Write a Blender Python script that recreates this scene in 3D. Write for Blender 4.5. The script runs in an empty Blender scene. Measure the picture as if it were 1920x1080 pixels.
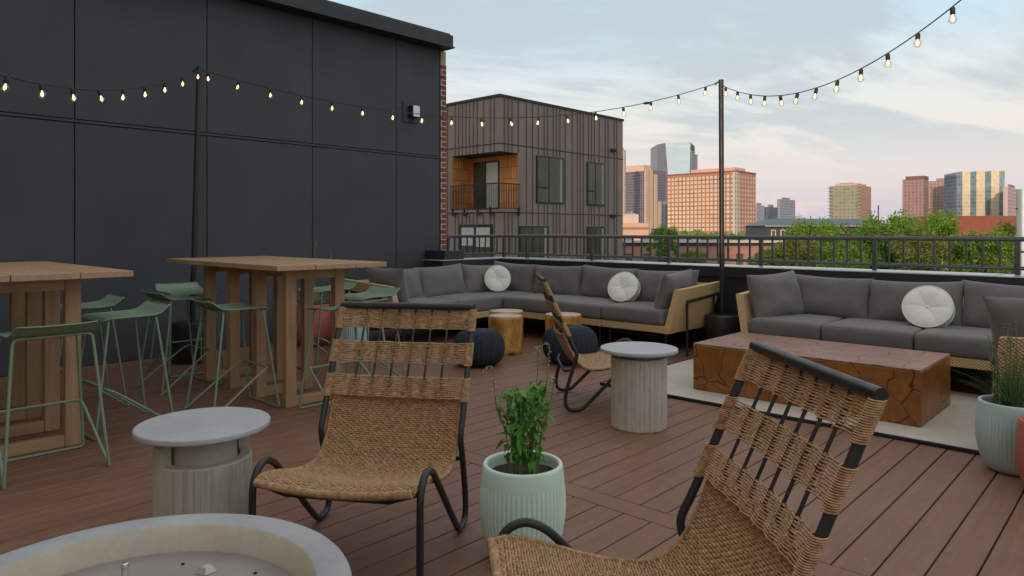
import bpy, math, random
from mathutils import Vector, Matrix, noise
R = math.radians
S = bpy.context.scene
COL = S.collection
# ---------------------------------------------------------------- camera
F, CX, HY, CH = 1310.0, 960.0, 434.0, 1.3      # focal px, centre x, horizon y (1920 wide photo), eye height
cam = bpy.data.cameras.new('camera'); co = bpy.data.objects.new('camera', cam); COL.objects.link(co)
co.location = (0, 0, CH); co.rotation_euler = (R(90), 0, 0)
cam.sensor_width = 36; cam.lens = F/1920*36; cam.shift_y = -(540-HY)/1920
cam.clip_start = 0.05; cam.clip_end = 8000
S.camera = co
# ---------------------------------------------------------------- world
W = bpy.data.worlds.new('World'); S.world = W; W.use_nodes = True
wn, wl = W.node_tree.nodes, W.node_tree.links
wn.clear()
def wnode(t, **k):
    n = wn.new(t)
    for a, b in k.items(): setattr(n, a, b)
    return n
def wmath(op, a, b=None, c=None):
    n = wnode('ShaderNodeMath', operation=op)
    for i, v in enumerate((a, b, c)):
        if v is None: continue
        if isinstance(v, (int, float)): n.inputs[i].default_value = v
        else: wl.new(v, n.inputs[i])
    return n.outputs[0]
SUN_EL, SUN_AZ = R(11), R(200)
sky = wnode('ShaderNodeTexSky', sky_type='NISHITA', sun_disc=False)
sky.sun_elevation = SUN_EL; sky.sun_rotation = SUN_AZ; sky.air_density = 1.0; sky.dust_density = 2.0
skb = wnode('ShaderNodeBackground'); wl.new(sky.outputs[0], skb.inputs[0]); skb.inputs[1].default_value = 0.10
tc = wnode('ShaderNodeTexCoord'); sp = wnode('ShaderNodeSeparateXYZ'); wl.new(tc.outputs['Generated'], sp.inputs[0])
zz = wmath('MAXIMUM', sp.outputs[2], 0.0)
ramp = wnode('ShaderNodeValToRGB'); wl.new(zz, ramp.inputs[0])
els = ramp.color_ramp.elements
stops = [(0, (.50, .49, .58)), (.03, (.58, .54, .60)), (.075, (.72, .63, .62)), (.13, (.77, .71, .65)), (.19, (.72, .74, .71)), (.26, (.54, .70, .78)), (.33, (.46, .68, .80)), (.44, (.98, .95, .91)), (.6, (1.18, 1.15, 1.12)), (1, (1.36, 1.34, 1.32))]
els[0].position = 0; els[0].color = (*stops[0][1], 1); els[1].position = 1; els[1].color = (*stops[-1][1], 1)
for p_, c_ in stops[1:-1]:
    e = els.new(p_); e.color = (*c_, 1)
den = wmath('ADD', zz, 0.10)
cu = wmath('DIVIDE', sp.outputs[0], den); cv = wmath('DIVIDE', sp.outputs[1], den)
cb = wnode('ShaderNodeCombineXYZ')
# streets of cloud run from lower left to upper right
ru = wmath('ADD', wmath('MULTIPLY', cu, .80), wmath('MULTIPLY', cv, .45)); rv = wmath('SUBTRACT', wmath('MULTIPLY', cv, .80), wmath('MULTIPLY', cu, .45))
wl.new(wmath('MULTIPLY', ru, .55), cb.inputs[0]); wl.new(wmath('MULTIPLY', rv, 1.1), cb.inputs[1]); cb.inputs[2].default_value = 3.7
n1 = wnode('ShaderNodeTexNoise'); n1.inputs['Scale'].default_value = 1.0; n1.inputs['Detail'].default_value = 7; n1.inputs['Roughness'].default_value = .58; n1.inputs['Distortion'].default_value = .35
wl.new(cb.outputs[0], n1.inputs['Vector'])
mr = wnode('ShaderNodeMapRange', interpolation_type='SMOOTHSTEP'); wl.new(n1.outputs[0], mr.inputs[0]); mr.inputs[1].default_value = .43; mr.inputs[2].default_value = .56
fade = wnode('ShaderNodeMapRange', interpolation_type='SMOOTHSTEP'); wl.new(zz, fade.inputs[0]); fade.inputs[1].default_value = .045; fade.inputs[2].default_value = .16
cm = wmath('MULTIPLY', wmath('MULTIPLY', mr.outputs[0], fade.outputs[0]), .82)
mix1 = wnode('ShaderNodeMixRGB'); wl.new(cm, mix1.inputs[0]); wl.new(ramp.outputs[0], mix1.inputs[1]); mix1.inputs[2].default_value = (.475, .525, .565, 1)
# bright flecks on the cloud
cb2 = wnode('ShaderNodeVectorMath', operation='SCALE'); wl.new(cb.outputs[0], cb2.inputs[0]); cb2.inputs['Scale'].default_value = 3.1
n2 = wnode('ShaderNodeTexNoise'); n2.inputs['Scale'].default_value = 1.0; n2.inputs['Detail'].default_value = 8; n2.inputs['Roughness'].default_value = .6; wl.new(cb2.outputs[0], n2.inputs['Vector'])
mr2 = wnode('ShaderNodeMapRange', interpolation_type='SMOOTHSTEP'); wl.new(n2.outputs[0], mr2.inputs[0]); mr2.inputs[1].default_value = .50; mr2.inputs[2].default_value = .76
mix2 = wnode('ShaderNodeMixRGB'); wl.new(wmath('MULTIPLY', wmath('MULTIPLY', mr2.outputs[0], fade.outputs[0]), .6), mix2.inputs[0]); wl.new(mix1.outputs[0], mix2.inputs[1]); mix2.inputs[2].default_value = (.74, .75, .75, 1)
# small pink cumulus low over the city
cp = wnode('ShaderNodeMapping'); wl.new(tc.outputs['Generated'], cp.inputs[0]); cp.inputs['Scale'].default_value = (9, 9, 26)
n3 = wnode('ShaderNodeTexNoise'); n3.inputs['Scale'].default_value = 1.4; n3.inputs['Detail'].default_value = 6; wl.new(cp.outputs[0], n3.inputs['Vector'])
mr3 = wnode('ShaderNodeMapRange', interpolation_type='SMOOTHSTEP'); wl.new(n3.outputs[0], mr3.inputs[0]); mr3.inputs[1].default_value = .55; mr3.inputs[2].default_value = .66
lo = wnode('ShaderNodeMapRange', interpolation_type='SMOOTHSTEP'); wl.new(zz, lo.inputs[0]); lo.inputs[1].default_value = .085; lo.inputs[2].default_value = .05
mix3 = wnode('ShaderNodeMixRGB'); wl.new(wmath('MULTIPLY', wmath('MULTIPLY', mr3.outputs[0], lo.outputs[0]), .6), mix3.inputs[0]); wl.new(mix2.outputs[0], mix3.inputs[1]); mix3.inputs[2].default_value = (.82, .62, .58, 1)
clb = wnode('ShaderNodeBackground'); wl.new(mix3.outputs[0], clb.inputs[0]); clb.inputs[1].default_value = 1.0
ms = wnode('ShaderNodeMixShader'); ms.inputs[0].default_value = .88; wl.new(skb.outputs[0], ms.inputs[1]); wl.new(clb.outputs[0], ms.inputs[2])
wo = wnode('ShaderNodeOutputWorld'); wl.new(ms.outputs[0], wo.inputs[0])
# ---------------------------------------------------------------- sun
sd = bpy.data.lights.new('sun', 'SUN'); sd.energy = 2.0; sd.angle = R(2); sd.color = (1, .70, .50)
so = bpy.data.objects.new('sun', sd); COL.objects.link(so)
sunv = Vector((math.sin(SUN_AZ)*math.cos(SUN_EL), math.cos(SUN_AZ)*math.cos(SUN_EL), math.sin(SUN_EL)))
so.rotation_euler = sunv.to_track_quat('Z', 'Y').to_euler()
S.view_settings.view_transform = 'Standard'; S.view_settings.look = 'None'
S.view_settings.exposure = 0.30; S.view_settings.gamma = 1.0
# ---------------------------------------------------------------- frames
TH = math.atan2(1230, 1310)                       # deck boards' heading
bV = Vector((math.sin(TH), math.cos(TH), 0)); xV = Vector((bV.y, -bV.x, 0))
G = Vector((1.6, 7.13, 0)); RZ = math.atan2(xV.y, xV.x)
def RF(x, y, z=0): return G + xV*x + bV*y + Vector((0, 0, z))
def toRF(p):
    d = Vector((p[0], p[1], 0)) - G
    return d.dot(xV), d.dot(bV)
def at(px, py, Y): return Vector(((px-CX)/F*Y, Y, CH-(py-HY)/F*Y))
def floor_at(px, py):
    Y = F*CH/(py-HY); return Vector(((px-CX)/F*Y, Y, 0))
# ---------------------------------------------------------------- mesh helper
class MB:
    def __init__(s): s.v = []; s.f = []; s.sm = []
    def add(s, vs, fs, M=None, smooth=False):
        o = len(s.v)
        s.v += [tuple(M @ Vector(v)) for v in vs] if M else [tuple(v) for v in vs]
        s.f += [tuple(i+o for i in f) for f in fs]; s.sm += [smooth]*len(fs)
        return s
    def box(s, x0, x1, y0, y1, z0, z1, M=None, bev=0.0):
        if bev <= 0:
            vs = [(x0,y0,z0),(x1,y0,z0),(x1,y1,z0),(x0,y1,z0),(x0,y0,z1),(x1,y0,z1),(x1,y1,z1),(x0,y1,z1)]
            return s.add(vs, [(3,2,1,0),(4,5,6,7),(0,1,5,4),(1,2,6,5),(2,3,7,6),(3,0,4,7)], M)
        b = min(bev, (x1-x0)/2.01, (y1-y0)/2.01, (z1-z0)/2.01)
        vs = []; idx = {}
        X = (x0, x1); Y = (y0, y1); Z = (z0, z1)
        for i in (0,1):
            for j in (0,1):
                for k in (0,1):
                    sx, sy, sz = (1,-1)[i], (1,-1)[j], (1,-1)[k]
                    for a in range(3):
                        p = [X[i]+sx*b, Y[j]+sy*b, Z[k]+sz*b]
                        p[a] = (X[i], Y[j], Z[k])[a]
                        idx[(i,j,k,a)] = len(vs); vs.append(tuple(p))
        q = lambda *t: [idx[u] for u in t]
        fs = []
        for i in (0,1): fs.append(q((i,0,0,0),(i,1,0,0),(i,1,1,0),(i,0,1,0)))
        for j in (0,1): fs.append(q((0,j,0,1),(1,j,0,1),(1,j,1,1),(0,j,1,1)))
        for k in (0,1): fs.append(q((0,0,k,2),(1,0,k,2),(1,1,k,2),(0,1,k,2)))
        for i in (0,1):
            for j in (0,1): fs.append(q((i,j,0,0),(i,j,1,0),(i,j,1,1),(i,j,0,1)))
            for k in (0,1): fs.append(q((i,0,k,0),(i,1,k,0),(i,1,k,2),(i,0,k,2)))
        for j in (0,1):
            for k in (0,1): fs.append(q((0,j,k,1),(1,j,k,1),(1,j,k,2),(0,j,k,2)))
        for i in (0,1):
            for j in (0,1):
                for k in (0,1): fs.append(q((i,j,k,0),(i,j,k,1),(i,j,k,2)))
        c = Vector(((x0+x1)/2, (y0+y1)/2, (z0+z1)/2)); out = []
        for f in fs:
            P = [Vector(vs[t]) for t in f]; n = (P[1]-P[0]).cross(P[2]-P[0]); m = sum(P, Vector())/len(P)
            out.append(tuple(f) if n.dot(m-c) > 0 else tuple(reversed(f)))
        return s.add(vs, out, M)
    def prism(s, poly, h0, h1, M=None):          # poly in xy, extruded in z
        n = len(poly)
        a = sum(poly[i][0]*poly[(i+1)%n][1]-poly[(i+1)%n][0]*poly[i][1] for i in range(n))
        if a < 0: poly = poly[::-1]
        vs = [(x,y,h0) for x,y in poly]+[(x,y,h1) for x,y in poly]
        fs = [tuple(range(n-1,-1,-1)), tuple(range(n,2*n))]+[(i,(i+1)%n,n+(i+1)%n,n+i) for i in range(n)]
        return s.add(vs, fs, M)
    def tube(s, pts, r, n=8, M=None, closed=False, caps=True):
        P = [Vector(p) for p in pts]; m = len(P)
        rs = r if isinstance(r, (list, tuple)) else [r]*m
        T = []
        for i in range(m):
            if closed: t = P[(i+1)%m]-P[i-1]
            else: t = P[min(i+1,m-1)]-P[max(i-1,0)]
            T.append(t.normalized() if t.length > 1e-9 else Vector((0,0,1)))
        a = Vector((0,0,1)) if abs(T[0].z) < .9 else Vector((1,0,0))
        N = T[0].cross(a).normalized(); vs = []
        cs = [(math.cos(2*math.pi*j/n), math.sin(2*math.pi*j/n)) for j in range(n)]
        for i in range(m):
            N = (N - T[i]*N.dot(T[i]));
            N = N.normalized() if N.length > 1e-6 else T[i].orthogonal().normalized()
            B = T[i].cross(N)
            for c_, s_ in cs: vs.append(P[i]+(N*c_+B*s_)*rs[i])
        fs = []
        for i in range(m if closed else m-1):
            k = (i+1)%m
            for j in range(n): fs.append((i*n+j, i*n+(j+1)%n, k*n+(j+1)%n, k*n+j))
        s.add(vs, fs, M, True)
        if caps and not closed:
            s.add([vs[j] for j in range(n)], [tuple(range(n-1,-1,-1))], M); s.add([vs[(m-1)*n+j] for j in range(n)], [tuple(range(n))], M)
        return s
    def lathe(s, prof, n=32, M=None, fr=None, smooth=True, cap=True):     # prof: (r, z) bottom to top, fr(theta,r,z)->r
        vs = []; m = len(prof)
        for (r, z) in prof:
            for j in range(n):
                t = 2*math.pi*j/n; q = fr(t, r, z) if fr else r
                vs.append((q*math.cos(t), q*math.sin(t), z))
        fs = [(i*n+j, i*n+(j+1)%n, (i+1)*n+(j+1)%n, (i+1)*n+j) for i in range(m-1) for j in range(n)]
        s.add(vs, fs, M, smooth)
        if prof[0][0] > 1e-4: s.add(vs[:n], [tuple(range(n-1,-1,-1))], M)
        if cap and prof[-1][0] > 1e-4: s.add(vs[-n:], [tuple(range(n))], M)
        return s
    def build(s, name, mat, parent=None, loc=None, rz=0):
        me = bpy.data.meshes.new(name); me.from_pydata(s.v, [], s.f)
        me.polygons.foreach_set('use_smooth', s.sm); me.update()
        me.materials.append(mat)
        o = bpy.data.objects.new(name, me); COL.objects.link(o)
        if parent: o.parent = parent
        if loc is not None: o.location = loc
        if rz: o.rotation_euler = (0, 0, rz)
        return o
def tag(o, label=None, cat=None, group=None, kind=None):
    if label: o['label'] = label
    if cat: o['category'] = cat
    if group: o['group'] = group
    if kind: o['kind'] = kind
    return o
def thing(name, label, cat, loc=(0,0,0), rz=0, group=None):
    o = bpy.data.objects.new(name, None); COL.objects.link(o); o.empty_display_size = .1
    o.location = loc; o.rotation_euler = (0, 0, rz)
    return tag(o, label, cat, group)
def dup(o, loc=None, rz=None, label=None, group=None):
    def cp(s, par):
        c = s.copy(); COL.objects.link(c); c.parent = par
        for ch in s.children: cp(ch, c)
        return c
    r = cp(o, None)
    if loc is not None: r.location = loc
    if rz is not None: r.rotation_euler = (0, 0, rz)
    if label: r['label'] = label
    if group: r['group'] = group
    return r
def smooth(pts, it=2):
    P = [Vector(p) for p in pts]
    for _ in range(it):
        Q = [P[0]]
        for a, b in zip(P, P[1:]): Q += [a*.75+b*.25, a*.25+b*.75]
        P = Q+[P[-1]]
    return P
def TR(x=0, y=0, z=0, rz=0, rx=0, ry=0):
    return Matrix.Translation((x,y,z)) @ Matrix.Rotation(rz,4,'Z') @ Matrix.Rotation(rx,4,'X') @ Matrix.Rotation(ry,4,'Y')
# ---------------------------------------------------------------- materials
class NT:
    def __init__(s, name):
        s.m = bpy.data.materials.new(name); s.m.use_nodes = True
        s.n, s.l = s.m.node_tree.nodes, s.m.node_tree.links
        s.p = s.n['Principled BSDF']; s.tc = s.n.new('ShaderNodeTexCoord')
    def node(s, t, **k):
        n = s.n.new(t)
        for a, b in k.items(): setattr(n, a, b)
        return n
    def put(s, sock, v):
        if isinstance(v, bpy.types.NodeSocket): s.l.new(v, sock)
        elif isinstance(v, (tuple, list)) and len(v) == 3 and sock.type == 'RGBA': sock.default_value = (*v, 1)
        else: sock.default_value = v
    def math(s, op, a, b=None, c=None):
        n = s.node('ShaderNodeMath', operation=op)
        for i, v in enumerate((a, b, c)):
            if v is not None: s.put(n.inputs[i], v)
        return n.outputs[0]
    def map(s, scale=(1,1,1), rot=(0,0,0), src='Object'):
        n = s.node('ShaderNodeMapping'); s.l.new(s.tc.outputs[src], n.inputs[0])
        n.inputs['Scale'].default_value = scale; n.inputs['Rotation'].default_value = rot
        return n.outputs[0]
    def noise(s, scale=5, detail=4, rough=.5, vec=None, dist=0):
        n = s.node('ShaderNodeTexNoise'); s.l.new(vec if vec else s.tc.outputs['Object'], n.inputs['Vector'])
        n.inputs['Scale'].default_value = scale; n.inputs['Detail'].default_value = detail; n.inputs['Roughness'].default_value = rough; n.inputs['Distortion'].default_value = dist
        return n.outputs[0]
    def rng(s, v, a, b, c=0., d=1.):
        n = s.node('ShaderNodeMapRange'); s.put(n.inputs[0], v)
        for i, q in enumerate((a, b, c, d)): n.inputs[i+1].default_value = q
        return n.outputs[0]
    def mix(s, f, a, b, mode='MIX'):
        n = s.node('ShaderNodeMixRGB', blend_type=mode); s.put(n.inputs[0], f); s.put(n.inputs[1], a); s.put(n.inputs[2], b)
        return n.outputs[0]
    def bump(s, h, strength=.3, dist=.01, prev=None):
        n = s.node('ShaderNodeBump'); n.inputs['Strength'].default_value = strength; n.inputs['Distance'].default_value = dist
        s.l.new(h, n.inputs['Height'])
        if prev: s.l.new(prev, n.inputs['Normal'])
        s.l.new(n.outputs[0], s.p.inputs['Normal']); return n.outputs[0]
    def out(s, col=None, rough=None, metal=None, spec=None):
        if col is not None: s.put(s.p.inputs['Base Color'], col)
        if rough is not None: s.put(s.p.inputs['Roughness'], rough)
        if metal is not None: s.put(s.p.inputs['Metallic'], metal)
        if spec is not None: s.put(s.p.inputs['Specular IOR Level'], spec)
        return s.m
def simple(name, c, rough=.6, var=.15, scale=6, bs=0, bd=.002, bscale=60, metal=0, spec=None, stretch=(1,1,1)):
    t = NT(name); v = t.map(stretch)
    n = t.noise(scale, 5, .55, v); f = t.rng(n, .3, .7)
    col = t.mix(f, tuple(x*(1-var) for x in c), tuple(min(1, x*(1+var)) for x in c))
    if bs: t.bump(t.noise(bscale, 4, .6, v), bs, bd)
    rg = t.rng(t.noise(scale*1.7, 3, .5, v), .3, .7, max(0, rough-.07), min(1, rough+.07))
    return t.out(col, rg, metal, spec)
def emit(name, c, s):
    t = NT(name); t.put(t.p.inputs['Emission Color'], c); t.p.inputs['Emission Strength'].default_value = s
    return t.out((0.02,.02,.02), .4)
M = {}
M['black'] = simple('black_metal', (.022,.022,.024), .42, .2, 9, .15, .0006, 300, spec=.45)
M['railm'] = simple('rail_metal', (.026,.029,.036), .36, .15, 7, .1, .0006, 200)
M['cap'] = simple('cap_metal', (.48,.54,.60), .30, .12, 1.6, .2, .004, 3, metal=.35)
M['fascia'] = simple('fascia_metal', (.020,.021,.024), .5, .12, 2, .1, .002, 6)
M['stool'] = simple('green_powder_coat', (.185,.275,.185), .45, .08, 8, .1, .0004, 300)
M['fabric'] = None
def wood(name, c, dark, rough=.55, along='y'):
    t = NT(name); sc = {'x': (2.2,26,26), 'y': (26,2.2,26), 'z': (26,26,2.2)}[along]
    v = t.map(sc); n = t.noise(1, 6, .62, v, .4); n2 = t.noise(3.1, 3, .5)
    col = t.mix(t.rng(n, .3, .72), dark, c); col = t.mix(t.math('MULTIPLY', t.rng(n2, .45, .75), .35), col, tuple(x*.62 for x in c))
    t.bump(n, .35, .0016)
    return t.out(col, t.rng(n, .2, .8, rough+.1, rough-.05))
M['teak'] = wood('table_top_wood', (.48,.30,.17), (.34,.21,.11), .5, 'x')
M['teakz'] = wood('table_leg_wood', (.47,.29,.155), (.34,.20,.10), .55, 'z')
M['teaky'] = wood('table_bar_wood', (.47,.29,.155), (.34,.20,.10), .55, 'y')
def deck_mat():
    t = NT('deck_composite'); x = t.node('ShaderNodeSeparateXYZ'); t.l.new(t.tc.outputs['Object'], x.inputs[0])
    wv = t.node('ShaderNodeTexWhiteNoise', noise_dimensions='1D'); t.l.new(t.math('FLOOR', t.math('DIVIDE', t.math('ADD', x.outputs[0], 100.0), .145)), wv.inputs['W'])
    v = t.map((38, 2.6, 1)); g = t.noise(1, 7, .66, v, .6); g2 = t.noise(2.3, 4, .5, t.map((5, .8, 1)))
    c = t.mix(t.rng(g, .3, .72), (.148,.070,.042), (.258,.135,.086))
    c = t.mix(t.math('MULTIPLY', wv.outputs[0], .55), c, (.17,.08,.05))
    c = t.mix(t.math('MULTIPLY', t.rng(g2, .45, .72), .28), c, (.27,.155,.105))
    # foot-worn dusty patches
    d = t.rng(t.noise(.9, 5, .6), .5, .74); c = t.mix(t.math('MULTIPLY', d, .22), c, (.27,.185,.14))
    st = t.rng(t.noise(2.1, 7, .68, None, .5), .60, .74); c = t.mix(t.math('MULTIPLY', st, .38), c, (.095,.048,.032))
    sp_ = t.rng(t.noise(34, 2, .5), .70, .76); c = t.mix(t.math('MULTIPLY', sp_, .5), c, (.36,.28,.22))
    t.bump(g, .6, .0022)
    return t.out(c, t.rng(g, .2, .8, .48, .68), spec=.35)
M['deck'] = deck_mat()
def fabric(name, c):
    t = NT(name); v = t.map((1,1,1)); w1 = t.noise(420, 2, .5, v); w2 = t.noise(9, 5, .55, v)
    col = t.mix(t.rng(w1, .3, .7), tuple(x*.84 for x in c), tuple(x*1.16 for x in c)); col = t.mix(t.math('MULTIPLY', t.rng(w2,.4,.7), .22), col, tuple(x*.7 for x in c))
    b = t.bump(t.noise(5, 4, .6, v, .8), .35, .02); t.bump(w1, .25, .001, b)
    t.p.inputs['Sheen Weight'].default_value = .15
    return t.out(col, .92, spec=.2)
M['fabric'] = fabric('charcoal_fabric', (.165,.155,.148))
M['white'] = fabric('cream_canvas', (.82,.81,.75))
def rattan(name, c, s=1.0):
    t = NT(name); x = t.node('ShaderNodeSeparateXYZ'); t.l.new(t.tc.outputs['Object'], x.inputs[0])
    k = 2*math.pi/.026*s; u = t.math('ADD', x.outputs[0], x.outputs[1])
    a = t.math('SINE', t.math('MULTIPLY', u, k)); b = t.math('SINE', t.math('MULTIPLY', x.outputs[2], k*1.25)); h = t.math('MULTIPLY', a, b)
    n = t.noise(120, 3, .6); f = t.rng(t.math('ADD', t.math('MULTIPLY', h, .38), n), .0, .95)
    col = t.mix(f, tuple(q*.45 for q in c), tuple(min(1, q*1.2) for q in c)); t.bump(h, .8, .004)
    return t.out(col, .55)
M['rattan'] = rattan('sofa_rattan', (.72,.48,.23))
def cord(name, c):
    t = NT(name); n = t.noise(55, 4, .65); n2 = t.noise(6, 3, .5)
    w = t.node('ShaderNodeTexWave', wave_type='BANDS', bands_direction='DIAGONAL'); t.l.new(t.tc.outputs['Object'], w.inputs['Vector']); w.inputs['Scale'].default_value = 130; w.inputs['Distortion'].default_value = 1.2
    col = t.mix(t.rng(n,.3,.7), tuple(q*.40 for q in c), tuple(min(1,q*1.45) for q in c)); col = t.mix(t.math('MULTIPLY', w.outputs[1], .35), col, tuple(q*.45 for q in c)); col = t.mix(t.math('MULTIPLY', n2, .25), col, tuple(q*.7 for q in c))
    t.bump(w.outputs[1], .5, .0008)
    return t.out(col, .5)
M['cord'] = cord('seat_cord', (.52,.31,.155))
def concrete(name, c, c2, rough=.75, streak=False, spots=True):
    t = NT(name); a = t.noise(3.2, 7, .6, dist=.3); b = t.noise(40, 4, .6, t.map((1,1,.12)) if streak else None)
    col = t.mix(t.rng(a,.35,.68), c2, c); col = t.mix(t.math('MULTIPLY', t.rng(b,.42,.7), .55 if streak else .22), col, tuple(q*.55 for q in c))
    t.bump(t.math('ADD', b, t.math('MULTIPLY', t.noise(150, 3, .6), .4)), .35 if streak else .16, .004 if streak else .0015)
    return t.out(col, rough)
M['conc_top'] = concrete('side_table_top', (.44,.45,.46), (.36,.37,.39), .55)
M['conc_body'] = concrete('side_table_body', (.58,.53,.44), (.42,.38,.32), .85, True)
M['conc_neck'] = concrete('side_table_neck', (.50,.46,.38), (.42,.38,.31), .8)
M['pit_rim'] = concrete('fire_pit_rim', (.40,.41,.41), (.31,.32,.33), .7)
M['pit_in'] = concrete('fire_pit_lining', (.54,.48,.38), (.45,.39,.29), .8)
M['pan'] = simple('fire_pit_pan', (.42,.39,.38), .42, .05, 4, .06, .001, 20, metal=.55)
M['chrome'] = simple('igniter_steel', (.65,.65,.66), .22, .05, 8, metal=.95)
M['mint'] = simple('mint_glaze', (.58,.74,.64), .6, .10, 5, .25, .002, 45)
M['mintb'] = simple('blue_mint_glaze', (.44,.59,.58), .6, .13, 5, .25, .002, 45)
M['pink'] = simple('coral_glaze', (.48,.15,.12), .6, .15, 6, .2, .002, 45)
M['soil'] = simple('potting_soil', (.045,.028,.018), .95, .6, 60, .9, .01, 90)
M['pouf'] = simple('pouf_yarn', (.022,.029,.040), .9, .35, 60, .5, .003, 260)
M['wallm'] = simple('dark_fibre_cement', (.056,.061,.071), .78, .10, 1.4, .12, .0015, 220)
M['rubber'] = simple('rubber_edge', (.012,.012,.02), .7, .3, 20)
M['gap'] = simple('dark_void', (.006,.006,.007), .9, .1)
def rug():
    t = NT('woven_mat'); n = t.noise(2.4, 6, .6); n2 = t.noise(260, 3, .6); col = t.mix(t.rng(n,.35,.7), (.50,.45,.36), (.63,.57,.47)); col = t.mix(t.math('MULTIPLY', t.rng(n2,.4,.65), .4), col, (.22,.2,.17)); t.bump(n2, .5, .003)
    return t.out(col, .95)
M['rug'] = rug()
def block_wood(name, side, dark, crack, cell=2.6, rough=.36):
    t = NT(name); v = t.node('ShaderNodeVectorMath', operation='ADD'); t.l.new(t.tc.outputs['Object'], v.inputs[0])
    nz = t.node('ShaderNodeTexNoise'); t.l.new(t.tc.outputs['Object'], nz.inputs['Vector']); nz.inputs['Scale'].default_value = 3.2; nz.inputs['Detail'].default_value = 3
    sc = t.node('ShaderNodeVectorMath', operation='SCALE'); t.l.new(nz.outputs['Color'], sc.inputs[0]); sc.inputs['Scale'].default_value = .17; t.l.new(sc.outputs[0], v.inputs[1])
    vo = t.node('ShaderNodeTexVoronoi', feature='DISTANCE_TO_EDGE'); t.l.new(v.outputs[0], vo.inputs['Vector']); vo.inputs['Scale'].default_value = cell
    edge = t.rng(t.math('ADD', vo.outputs['Distance'], t.rng(t.noise(5, 3, .5), .4, .7, 0, .005)), .006, .016, 1, 0)
    vc = t.node('ShaderNodeTexVoronoi'); t.l.new(v.outputs[0], vc.inputs['Vector']); vc.inputs['Scale'].default_value = cell
    ring = t.math('SINE', t.math('MULTIPLY', vc.outputs['Distance'], 60.0)); n = t.noise(8, 6, .6)
    col = t.mix(t.rng(n,.3,.7), dark, side); col = t.mix(t.math('MULTIPLY', t.rng(ring,-1,1), .26), col, dark)
    sv = t.node('ShaderNodeSeparateColor'); t.l.new(vc.outputs['Color'], sv.inputs[0])
    col = t.mix(t.math('MULTIPLY', sv.outputs[0], .45), col, tuple(q*.55 for q in side))
    gate = t.rng(t.noise(2.6, 2, .5), .30, .38); edge = t.math('MULTIPLY', edge, gate)
    col = t.mix(edge, col, crack); t.bump(t.math('SUBTRACT', n, t.math('MULTIPLY', edge, 1.5)), .4, .006)
    return t.out(col, rough)
M['block_side'] = block_wood('polished_root_side', (.38,.155,.036), (.20,.070,.016), (.085,.028,.009), 3.0, .34)
M['block_top'] = block_wood('polished_root_top', (.36,.185,.125), (.25,.12,.08), (.03,.008,.006), 3.4, .42)  # weathered pinkish top, with some sky sheen put into the colour
def stump():
    t = NT('honey_stump'); n = t.noise(5, 6, .62, t.map((1,1,.8)), .6); n2 = t.noise(3.3, 3, .5, None, .5)
    col = t.mix(t.rng(n,.34,.64), (.26,.09,.012), (.70,.38,.10)); col = t.mix(t.rng(n2,.57,.66), col, (.11,.026,.008))
    t.bump(n, .35, .008); return t.out(col, .32)
M['stump'] = stump()
M['stump_top'] = simple('stump_cut_face', (.50,.36,.27), .5, .16, 9, .2, .002, 30)
def leafm(name, c, c2, tr=.35, ns=7):
    t = NT(name); n = t.noise(ns, 3, .5); g = t.node('ShaderNodeNewGeometry')
    f = t.math('ADD', t.math('MULTIPLY', t.rng(n,.3,.7), .6), t.math('MULTIPLY', g.outputs['Random Per Island'], .5))
    col = t.mix(f, c2, c); t.out(col, .55)
    tb = t.node('ShaderNodeBsdfTranslucent'); t.l.new(col, tb.inputs[0]); mx = t.node('ShaderNodeMixShader'); mx.inputs[0].default_value = tr
    t.l.new(t.p.outputs[0], mx.inputs[1]); t.l.new(tb.outputs[0], mx.inputs[2]); t.l.new(mx.outputs[0], t.n['Material Output'].inputs[0])
    return t.m
M['herb'] = leafm('herb_leaf', (.14,.38,.045), (.04,.15,.02))
M['grass'] = leafm('ornamental_grass', (.17,.23,.10), (.06,.11,.04))
M['dry'] = leafm('dry_grass', (.60,.48,.31), (.34,.25,.16))
M['tree1'] = leafm('tree_leaf_bright', (.25,.44,.04), (.04,.12,.014), .38, 1.6)
M['tree2'] = leafm('tree_leaf_mid', (.18,.33,.035), (.03,.09,.013), .38, 1.6)
M['tree3'] = leafm('tree_leaf_olive', (.23,.28,.05), (.04,.075,.018), .38, 1.6)
M['bark'] = simple('bark', (.10,.075,.055), .9, .3, 12, .6, .02, 20)
M['stem'] = simple('stem', (.17,.20,.075), .7, .3, 30)
M['cable'] = simple('cable_rubber', (.015,.015,.016), .6)
def brickm(name, c, c2, mortar, sc=1.0, w=.215, h=.074):
    t = NT(name); x = t.node('ShaderNodeSeparateXYZ'); t.l.new(t.tc.outputs['Object'], x.inputs[0]); cb_ = t.node('ShaderNodeCombineXYZ')
    t.l.new(t.math('ADD', x.outputs[0], x.outputs[1]), cb_.inputs[0]); t.l.new(x.outputs[2], cb_.inputs[1])
    b = t.node('ShaderNodeTexBrick'); t.l.new(cb_.outputs[0], b.inputs['Vector']); b.inputs['Scale'].default_value = sc
    b.inputs['Brick Width'].default_value = w; b.inputs['Row Height'].default_value = h; b.inputs['Mortar Size'].default_value = .007
    b.inputs['Color1'].default_value = (*c,1); b.inputs['Color2'].default_value = (*c2,1); b.inputs['Mortar'].default_value = (*mortar,1)
    return t.out(b.outputs[0], .85)
M['brick'] = brickm('red_brick', (.24,.075,.045), (.16,.05,.035), (.55,.40,.30))
M['brickfar'] = brickm('far_brick', (.40,.20,.15), (.32,.16,.12), (.45,.32,.26), 1, .6, .2)
M['bulb'] = None
M['plant'] = simple('roof_plant_grey', (.28,.26,.26), .8)
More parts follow.
